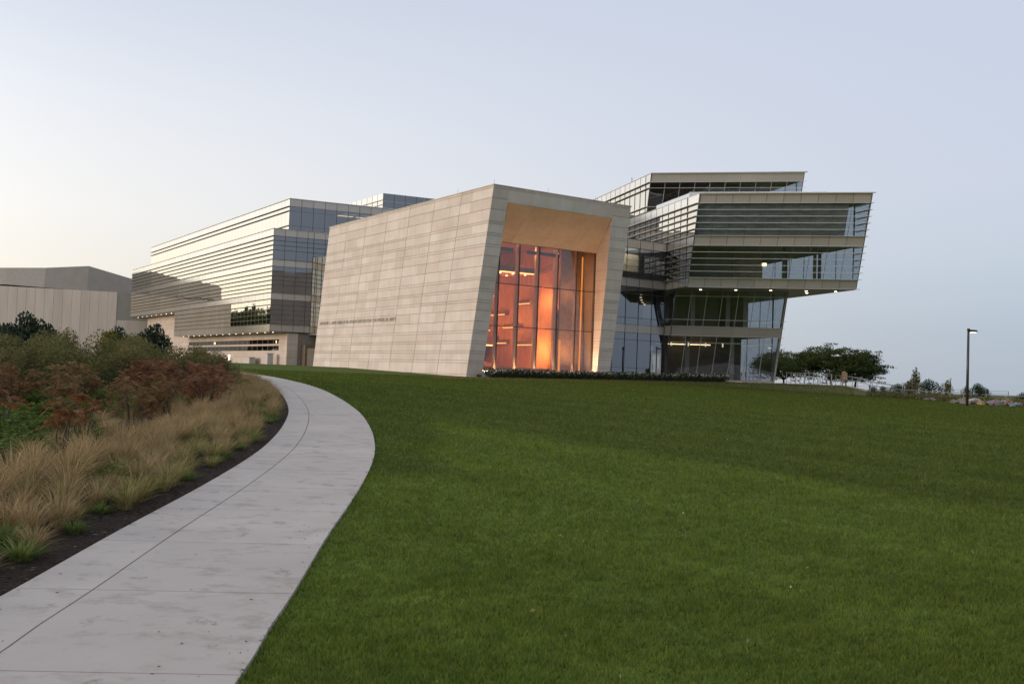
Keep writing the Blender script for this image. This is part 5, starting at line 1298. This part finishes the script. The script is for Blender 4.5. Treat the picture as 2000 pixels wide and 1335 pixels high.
for i, (px, py, s, lb) in enumerate(((120, 905, 1.0, 'orange leaved sumac on bare forked stems above the junipers'), (150, 880, .9, 'slender orange sumac just behind the forked one above the junipers'), (12, 850, .95, 'orange sumac cut off by the left edge of the picture'), (260, 835, .8, 'thin stemmed sumac between the dry grass and the junipers'), (325, 815, .8, 'thin dark stemmed sumac in front of the crimson shrubs'))):
    x, y = at_bed(px, py)
    place_shrub('sumac_shrub', sum_ora[0] if i < 3 else sum_red[0], (x, y, gz(x, y)), (s*.8, s*.8, s*1.0), i*2.3, lb, 'shrub', GR)
GJ = 'low green junipers in the bed'
for i, (px, py, s) in enumerate(((95, 870, 1.0), (25, 850, 1.0), (60, 815, 1.1), (15, 800, 1.2), (110, 800, 1.1), (105, 945, .75), (205, 815, 1.0), (160, 790, 1.1), (60, 782, 1.2), (310, 800, .9), (355, 795, .9), (-40, 900, 1.0), (-30, 835, 1.2), (140, 840, .8), (10, 880, .9), (230, 785, 1.1))):
    x, y = at_bed(px, py)
    t = thing('juniper_shrub', 'low feathery green juniper spreading over the mulch at the left of the bed', 'shrub', (x, y, gz(x, y)), GJ)
    o = mobj('foliage', jun[i % 2], t, (x, y, gz(x, y)+.05)); o.scale = (s*1.25, s*1.25, s*.95); o.rotation_euler.z = i*1.1
# green leafy shrubs under the reds
for i, (px, py, s) in enumerate(((470, 775, .45), (440, 770, .5), (400, 772, .45), (290, 790, .45), (350, 775, .5), (215, 770, .55))):
    x, y = at_bed(px, py)
    place_shrub('hydrangea_shrub', shrub_proto('h%d' % i, 700, [((0, 0, .8), (1.1, 1.1, .9), 1)], M['leaf_yellow'] if i < 2 else M['leaf_hedge'], .075, .5, 70+i, 6, 1.0), (x, y, gz(x, y)), s, i, 'small yellow green shrub at the tip of the bed near the path' if i < 2 else 'small dark green shrub growing under the red sumacs', 'shrub', 'small green shrubs under the sumacs')

# --- ornamental grass tufts
def tuft_mesh(seed, mat, nb=150, h=.62, spread=.42, w=.0045):
    rs = np.random.RandomState(seed)
    V, R = [], []
    for k in range(nb):
        an = rs.rand()*6.283; r0 = .08*math.sqrt(rs.rand()); out = spread*rs.rand()**.6; hh = h*rs.uniform(.55, 1.15)
        lx_, ly_ = rs.normal(size=2)*.16
        b0 = np.array([math.cos(an)*r0, math.sin(an)*r0, -.03]); an2 = an+rs.normal()*.5
        o = np.array([math.cos(an2), math.sin(an2), 0]); s = np.array([-math.sin(an2), math.cos(an2), 0])*w*rs.uniform(.7, 1.5)
        pts = [b0+o*out*u**1.9+np.array([0, 0, hh*(u-.36*u*u*(out/spread))])+np.array([lx_, ly_, 0])*u*u*hh for u in (0, .35, .7, 1.0)]
        rv = rs.rand()
        for i in range(2):
            V += [pts[i]-s, pts[i]+s, pts[i+1]+s*.8, pts[i]-s, pts[i+1]+s*.8, pts[i+1]-s*.8]; R += [rv, rv]
        V += [pts[2]-s*.8, pts[2]+s*.8, pts[3]]; R.append(rv)
    return tris_mesh('grass_tuft', np.array(V), mat, np.array(R))
tuf_dry = [tuft_mesh(80+k, M['drygrass'], 250, .50+.07*(k % 3), .44, .0027) for k in range(4)]+[tuft_mesh(200+k, M['drygrass'], 120+60*k, .40+.12*k, .30+.09*k, .003) for k in range(3)]
tuf_mix = [tuft_mesh(90+k, M['mixgrass'], 230, .42, .38, .003) for k in range(3)]
tuf_grn = [tuft_mesh(95+k, M['greengrass'], 170, .26, .32, .005) for k in range(2)]
spots = []
rs = np.random.RandomState(5)
for k in range(9000):
    y = rs.uniform(5.5, 60); o = .34+abs(rs.normal())*(2.2 if y > 14 else 2.6)
    if o > 7.5: continue
    x = float(xL(y))-o
    if x < -.56*y-1.0: continue
    if o > 2.3+.03*max(0, y-18) and 12.5 < y < 34 and rs.rand() < .95: continue
    md = (.34 if y < 15 and o < 1.6 else .30+.004*y) if o < 4.5 else .7
    if all((x-a)**2+(y-c)**2 > md*md for a, c, _ in spots): spots.append((x, y, o))
spots.sort(key=lambda q: q[1])
NI = 290
GG = 'ornamental grass tufts between the shrubs and the path'
for i, (x, y, o) in enumerate(spots[:NI]):
    z = gz(x, y)+.03
    if o < .9 and rs.rand() < .36: me, lb = tuf_grn[i % 2], 'short green grass tuft on the dark mulch right beside the path'
    elif o < 1.5 and rs.rand() < .6: me, lb = tuf_mix[i % 3], 'half green ornamental grass tuft in the front row by the path'
    else: me, lb = tuf_dry[(i*5) % 7], 'dry tan ornamental grass tuft in the bed left of the path'
    t = tag(mobj('grass_tuft', me, None, (x, y, z)), lb, 'grass', GG)
    s = rs.uniform(.70, 1.18)*(.92 if o < 1.2 else 1.0); t.scale = (s, s, s*rs.uniform(.8, 1.15)); t.rotation_euler = (rs.normal()*.08, rs.normal()*.08, rs.rand()*6.28)
# the farther tufts run together into one mass
allv, allr = [], []
for i, (x, y, o) in enumerate(spots[NI:]):
    me = tuf_dry[(i*5) % 7] if rs.rand() < .8 else tuf_mix[i % 3]
    co = np.zeros(len(me.vertices)*3); me.vertices.foreach_get('co', co); co = co.reshape(-1, 3)
    rv = np.zeros(len(me.polygons)); me.attributes['rnd'].data.foreach_get('value', rv)
    an = rs.rand()*6.28; s = rs.uniform(.85, 1.2); c_, s_ = math.cos(an), math.sin(an)
    co = np.stack([(co[:, 0]*c_-co[:, 1]*s_)*s*1.1, (co[:, 0]*s_+co[:, 1]*c_)*s*1.1, co[:, 2]*s], 1)+np.array([x, y, gz(x, y)+.03])
    allv.append(co); allr.append(rv)
if allv:
    tag(mobj('dry_grass', tris_mesh('dry_grass', np.concatenate(allv), M['drygrass'], np.concatenate(allr))), 'mass of dry tan ornamental grass at the far bend of the path', 'grass', kind='stuff')

# mulch chips scattered along the path edge
n = 9000
ty = RS.uniform(4, 40, n)**1.0; to = RS.rand(n)**1.5*2.2-.02
tx = xL(ty)-to
C = np.stack([tx, ty, ground(tx, ty)+.03+.04*np.minimum(1, np.maximum(to, 0))], 1)
a, b_ = orient(n, 0); a[:, 2] *= .25; b_[:, 2] *= .25
s = RS.uniform(.012, .04, n)[:, None]
M['chips'] = leaf_mat('mulch_chips', [(0, (.012, .009, .007)), (.6, (.035, .025, .02)), (.9, (.08, .06, .05)), (1, (.25, .22, .19))], 0)
tag(mobj('mulch_chips', quads_mesh('mulch_chips', C, a*s, b_*s*.4, M['chips'])), 'dark bark chips strewn between the grasses and the path', 'mulch', kind='stuff')

# --- low white flowering hedge in front of the hall
hp = []
for k in range(4):
    rs = np.random.RandomState(100+k)
    lo = [((0, 0, .22), (.42, .36, .26), 3), ((.2, .1, .33), (.22, .22, .2), 1), ((-.2, -.05, .3), (.22, .22, .22), 1)]
    fol, st = shrub_proto('h', 520, lo, M['leaf_hedge'], .045, .4, 100+k, 4, .3)
    C = lobes(40, [((0, -.05, .36), (.42, .38, .18), 1)], rs); a, b_ = orient(40, .3, rs)
    hp.append((fol, st, quads_mesh('blossom', C, a*.036, b_*.034, M['petal'])))
def hedge_bush(u, v, s, label, k):
    c = L(u, v, 0); z = gz(c.x, c.y)
    t = thing('flowering_bush', label, 'bush', (c.x, c.y, z), 'low white flowering bushes in a row before the hall')
    for nm, me in zip(('foliage', 'stem', 'blossom'), hp[k % 4]):
        o = mobj(nm, me, t, (c.x, c.y, z)); o.scale = (s, s, s); o.rotation_euler.z = .58+random.choice((0, 3.14))+random.uniform(-.3, .3)
hedge_bush(.75, 2.4, .6, 'single small bush left of the flowering row at the limestone pier', 0)
k = 0; u = 1.75
while u < 28.6:
    for v in (1.75, 2.35):
        hedge_bush(u+random.uniform(-.08, .08), v+random.uniform(-.08, .08), random.uniform(1.25, 1.55), 'low dark green bush with small white flowers in the row below the glass front', k); k += 1
    u += .56

# --- right edge: shrubs, boulders, fence, far railing, people
rg = [shrub_proto('r', 1500, [((0, 0, .7), (.9, .9, .7), 2), ((.3, 0, 1.1), (.5, .5, .5), 1)], M['leaf_hedge'], .06, .8, 120+k, 8, 1.1) for k in range(2)]
ry = shrub_proto('ry', 1200, [((0, 0, .7), (.7, .7, .75), 2), ((.2, 0, 1.2), (.3, .3, .5), 1)], M['leaf_yellow'], .06, .8, 125, 8, 1.3)
spiky = shrub_proto('sp', 900, [((0, 0, .8), (.8, .8, .8), 2), ((0, 0, 1.6), (.35, .35, .9), 1.2)], M['leaf_green'], .09, 1.4, 126, 9, 2.2)
def P_at(px, Y): return (px-1000)/F_PX*Y*1.0-.0*Y
for i, (px, Y, s, pr, lb) in enumerate(((1765, 96, 1.0, rg[0], 'dark green shrub left of the pointed shrub beyond the lawn edge'), (1782, 95, 1.15, spiky, 'tall pointed shrub with loose upright shoots beyond the lawn edge'), (1812, 95, 1.15, rg[1], 'dense dark green shrub right of the pointed shrub'), (1841, 94, 1.05, ry, 'yellow green shrub standing alone left of the distant lantern lamp'), (1905, 96, 1.0, rg[0], 'dark green shrub just right of the tall street lamp'), (1915, 95, .8, rg[1], 'small dark shrub behind the painted boulders'), (1880, 97, .75, ry, 'small yellow green shrub directly behind the tall street lamp'), (1745, 96, .8, rg[1], 'low green shrub at the foot of the ramp handrail'), (1722, 95.5, .6, rg[0], 'lowest green shrub under the ramp handrail'), (1700, 95, .55, rg[1], 'small shrub at the end of the ramp paving'), (1988, 84, .7, rg[0], 'dark shrub at the right edge beside the boulders'))):
    x = P_at(px, Y)+.4
    place_shrub('shrub', pr, (x, Y, gz(x, Y)), s, i*1.9, lb, 'shrub', 'shrubs beyond the right lawn edge')
# boulders, some painted
bc = {'grey': (.15, .14, .13), 'pale': (.24, .21, .185), 'red': (.42, .07, .05), 'white': (.5, .5, .52), 'purple': (.26, .19, .30), 'yellow': (.42, .29, .06), 'blue': (.16, .30, .38), 'pink': (.40, .22, .22)}
bmats = {}
for k, c in bc.items():
    mt, nt, out = new_mat('boulder_'+k); b = NB(nt)
    nz = b.noise(2.2, 5, .6, b.pos()); nz2 = b.noise(7, 4, .7, b.pos())
    col = b.mix(b.ramp(nz.outputs['Fac'], [(.42, (0, 0, 0)), (.52, (1, 1, 1))]), bc['grey'], c)
    col = b.mix(b.math('MULTIPLY', nz2.outputs['Fac'], .75), col, (.07, .062, .058))
    p = b.n('ShaderNodeBsdfPrincipled'); p.inputs['Roughness'].default_value = .85; b.l(col, p.inputs['Base Color']); b.l(p.outputs[0], out.inputs['Surface'])
    bmats[k] = mt
import bmesh
def boulder(loc, r, kind, label, seed):
    rs = np.random.RandomState(seed)
    bm = bmesh.new(); bmesh.ops.create_icosphere(bm, subdivisions=2, radius=1)
    pl = [(rand_dirs(1, rs)[0], rs.uniform(.55, .8)) for _ in range(9)]
    for v in bm.verts:
        c = np.array(v.co)
        for nrm, d in pl:
            e = c@nrm-d
            if e > 0: c = c-nrm*e
        v.co = Vector(c*np.array([r*1.35, r, r*.8])+rs.normal(size=3)*r*.03)
    me = bpy.data.meshes.new('boulder'); bm.to_mesh(me); bm.free(); me.materials.append(bmats[kind])
    me.polygons.foreach_set('use_smooth', [False]*len(me.polygons)); o = mobj('boulder', me, None, loc); o.rotation_euler.z = rs.rand()*6.28
    tag(o, label, 'boulder', 'boulders along the shore side of the lawn')
names = {'grey': 'plain grey', 'pale': 'pale tan', 'red': 'red painted', 'white': 'white painted', 'purple': 'purple painted', 'yellow': 'yellow painted', 'blue': 'light blue painted', 'pink': 'pink painted'}
bl_ = [(px_, Y_, r_*.72, k_) for px_, Y_, r_, k_ in [(1858, 82, .55, 'grey'), (1877, 84, .7, 'pale'), (1880, 81, .55, 'pale'), (1897, 81, .7, 'white'), (1901, 84, .6, 'grey'), (1912, 80.5, .55, 'yellow'), (1920, 83, .5, 'grey'), (1931, 80.5, .7, 'purple'), (1938, 82, .6, 'pink'), (1946, 80, .6, 'grey'), (1953, 81.5, .65, 'white'), (1962, 81, .6, 'pink'), (1968, 82, .8, 'red'), (1971, 79.5, .5, 'blue'), (1979, 80.5, .5, 'white'), (1984, 80, .45, 'purple'), (1815, 86, .5, 'grey'), (1805, 86, .45, 'grey'), (1996, 96, .8, 'grey'), (1990, 98, .6, 'grey')]]
seen = {}
for i, (px, Y, r, kd) in enumerate(bl_):
    x = P_at(px, Y)+.35; seen[kd] = seen.get(kd, 0)+1
    wh = ('right of the tall street lamp' if px > 1890 else 'left of the tall street lamp')
    lb = f'{names[kd]} boulder at the lawn edge {wh}'
    if kd in ('red', 'yellow', 'blue'): lb = f'only {names[kd]} boulder in the row at the right lawn edge'
    boulder((x, Y, gz(x, Y)+r*.25), r, kd, lb, 300+i)
# post and rail fence beyond the lawn
fn = thing('rail_fence', 'low metal rail fence with thin posts along the right lawn edge', 'fence', (P_at(1770, 88), 88, gz(P_at(1770, 88), 88)))
fp = [(P_at(px, Y)+.3, Y) for px, Y in ((1744, 92), (1763, 91), (1786, 90), (1804, 89), (1819, 88.3), (1835, 87.5), (1852, 86.7), (1878, 85.6), (1922, 84.5), (1960, 83.5), (2010, 82.5))]
for x, y in fp: box('post', (x, y, gz(x, y)-.1), (.07, .07, .85), M['steel'], fn, .3)
tube('rail', [(x, y, gz(x, y)+.75) for x, y in fp], .03, M['steel'], fn, 6)
# strip of rough planting at the lawn edge
lx, ly = [], []
n = 16000
tt = RS.rand(n); px = 1690+tt*340; Yv = 92-12*np.clip((px-1690)/310, 0, 1.1)+RS.normal(size=n)*.9+1.0
X = (px-1000)/F_PX*Yv+.3
C = np.stack([X, Yv, ground(X, Yv)+RS.rand(n)**1.6*(.35+.25*np.sin(X*1.3)**2)], 1)
a, b_ = orient(n, .9); s = RS.uniform(.03, .09, n)[:, None]
tag(mobj('ground_cover', quads_mesh('ground_cover', C, a*s*1.4, b_*s*.5, M['leaf_green'])), 'ragged ground cover between the lawn and the boulders', 'ground cover', kind='stuff')
# far lake railing
fr_ = thing('lakeside_railing', 'thin dark railing along the far lakeside lawn', 'railing', (90, 245, gz(90, 245)))
lp = [(75+i*4.5, 246-i*.6) for i in range(11)]
for x, y in lp: box('post', (x, y, gz(x, y)-.1), (.09, .09, 1.3), M['black'], fr_)
for h in (.6, 1.15): tube('rail', [(x, y, gz(x, y)+h) for x, y in lp], .035, M['black'], fr_, 5)

# distant walkers
def person(loc, rz, top, legs, pose, label):
    vd = [('hip', (0, 0, .92), .14), ('waist', (0, .0, 1.08), .13), ('chest', (0, 0, 1.32), .16), ('neck', (0, 0, 1.48), .055), ('head0', (0, .01, 1.58), .09), ('head1', (0, .01, 1.70), .075)]
    st = .16*pose
    vd += [('lh', (.10, 0, .86), .10), ('lk', (.11, .06+st*.6, .48), .065), ('la', (.11, st, .09), .045), ('lt', (.11, st+.15, .04), .035),
           ('rh', (-.10, 0, .86), .10), ('rk', (-.11, .04-st*.3, .48), .065), ('ra', (-.11, -st, .09), .045), ('rt', (-.11, -st+.15, .04), .035),
           ('ls', (.19, 0, 1.40), .065), ('le', (.24, -st*.4, 1.13), .045), ('lw', (.23, .10-st*.3, .90), .032), ('lf', (.22, .13-st*.3, .80), .026),
           ('rs', (-.19, 0, 1.40), .065), ('re', (-.24, st*.4, 1.13), .045), ('rw', (-.23, .10+st*.3, .90), .032), ('rf', (-.22, .13+st*.3, .80), .026)]
    ix = {v[0]: i for i, v in enumerate(vd)}
    ed = [('hip', 'waist'), ('waist', 'chest'), ('chest', 'neck'), ('neck', 'head0'), ('head0', 'head1'), ('hip', 'lh'), ('lh', 'lk'), ('lk', 'la'), ('la', 'lt'), ('hip', 'rh'), ('rh', 'rk'), ('rk', 'ra'), ('ra', 'rt'),
          ('chest', 'ls'), ('ls', 'le'), ('le', 'lw'), ('lw', 'lf'), ('chest', 'rs'), ('rs', 're'), ('re', 'rw'), ('rw', 'rf')]
    me = bpy.data.meshes.new('person'); me.from_pydata([v[1] for v in vd], [(ix[a], ix[c]) for a, c in ed], [])
    mt, nt, out = new_mat('person_clothes'); b = NB(nt)
    g = b.n('ShaderNodeTexCoord'); sx = b.n('ShaderNodeSeparateXYZ'); b.l(g.outputs['Object'], sx.inputs[0])
    col = b.mix(b.math('GREATER_THAN', sx.outputs[2], .95), legs, top)
    col = b.mix(b.math('GREATER_THAN', sx.outputs[2], 1.5), col, (.30, .19, .14)); col = b.mix(b.math('GREATER_THAN', sx.outputs[2], 1.66), col, (.02, .015, .012))
    p = b.n('ShaderNodeBsdfPrincipled'); p.inputs['Roughness'].default_value = .8; b.l(col, p.inputs['Base Color']); b.l(p.outputs[0], out.inputs['Surface'])
    me.materials.append(mt)
    o = mobj('person', me, None, loc); o.rotation_euler.z = rz
    md = o.modifiers.new('Skin', 'SKIN'); md.use_smooth_shade = True
    for i, v in enumerate(vd): me.skin_vertices[0].data[i].radius = (v[2], v[2])
    me.skin_vertices[0].data[0].use_root = True
    sb = o.modifiers.new('Subdivision', 'SUBSURF'); sb.levels = 1; sb.render_levels = 1
    tag(o, label, 'person')
for x, y, rz, tp, lg, ps, lb in ((P_at(1693, 235)+1, 235, .5, (.03, .03, .035), (.03, .03, .04), .6, 'person in dark clothes walking on the lakeside lawn behind the ramp handrail'),
                             (P_at(1902, 245), 245, 1.2, (.03, .03, .05), (.05, .05, .06), .2, 'person in dark clothes standing right of the tall street lamp by the lake'),
                             (P_at(1931, 240), 240, -1.0, (.06, .09, .14), (.03, .03, .04), 1.0, 'person in a blue top walking furthest right by the lake')):
    person((x, y, gz(x, y)), rz, tp, lg, ps, lb)

# --- lawn blades, thinning with distance
n = 850000
uy = RS.rand(n)
Y = np.where(RS.rand(n) < .82, 3.6*np.exp(uy*math.log(98/3.6)), 15+83*uy**.9)
X = (RS.rand(n)*2-1)*(.57*Y+1.2)
keep = (X > xR(Y)+RS.normal(size=n)*.012+.005) | ((X < xL(Y)-26) & False)
yl = np.interp(X, HX, HY)
pxr = X/np.maximum(Y, 1)*F_PX
keep &= (Y < yl-.2) & (Y < np.where(pxr < 670, 99, 92-12*np.clip((pxr-690)/310, 0, 1.2)))
X, Y = X[keep], Y[keep]; n = len(X)
Z = ground(X, Y)
cl = .6+.8*np.clip(.5+.5*np.sin(X*2.3+1.3*np.sin(Y*1.9))*np.sin(Y*2.7+X*.7), 0, 1)
hh = RS.uniform(.028, .062, n)*cl**.5*(1+.008*Y); ww = (.0022+.00036*Y)*RS.uniform(.7, 1.4, n)
an = RS.rand(n)*6.283; le = RS.uniform(.1, .9, n)*hh
bx = np.stack([np.cos(an), np.sin(an), np.zeros(n)], 1)*ww[:, None]
base_ = np.stack([X, Y, Z-.004], 1)
an2 = RS.rand(n)*6.283
tip = base_+np.stack([np.cos(an2)*le, np.sin(an2)*le, hh], 1)
tv = np.stack([base_-bx, base_+bx, tip], 1).reshape(-1, 3)
tag(mobj('lawn_grass', tris_mesh('lawn_grass', tv, M['blades'], RS.rand(n))), 'short mown green grass of the lawn right of the path', 'grass', kind='stuff')

# crumbs of soil and clippings on the path, a few fallen leaves on the lawn
n = 320
ty = 4.5*np.exp(RS.rand(n)*math.log(30/4.5)); k_ = RS.rand(n)
to = np.where(k_ < .45, RS.rand(n)**2.5*.5, np.where(k_ < .8, WID-RS.rand(n)**2.2*.6, RS.rand(n)*WID))
tx = xR(ty)-to
C = np.stack([tx, ty, ground(tx, ty)+.04], 1)
a, b_ = orient(n, 0); a[:, 2] *= .15; b_[:, 2] *= .15
s_ = RS.uniform(.004, .014, n)[:, None]
tag(mobj('path_litter', quads_mesh('path_litter', C, a*s_*1.6, b_*s_*.7, M['chips'])), 'crumbs of soil and clippings scattered on the concrete path', 'litter', kind='stuff')
n = 90
ly = 5*np.exp(RS.rand(n)*math.log(45/5)); lx = xR(ly)+.2+RS.rand(n)*(.57*ly-xR(ly))
C = np.stack([lx, ly, ground(lx, ly)+.05], 1); a, b_ = orient(n, .1); s_ = RS.uniform(.010, .026, n)[:, None]
tag(mobj('fallen_leaves', quads_mesh('fallen_leaves', C, a*s_, b_*s_*.6, leaf_mat('fallen_leaf', [(0, (.16, .10, .04)), (.6, (.26, .20, .09)), (1, (.5, .47, .38))]))), 'small pale fallen leaves scattered over the lawn', 'leaves', kind='stuff')
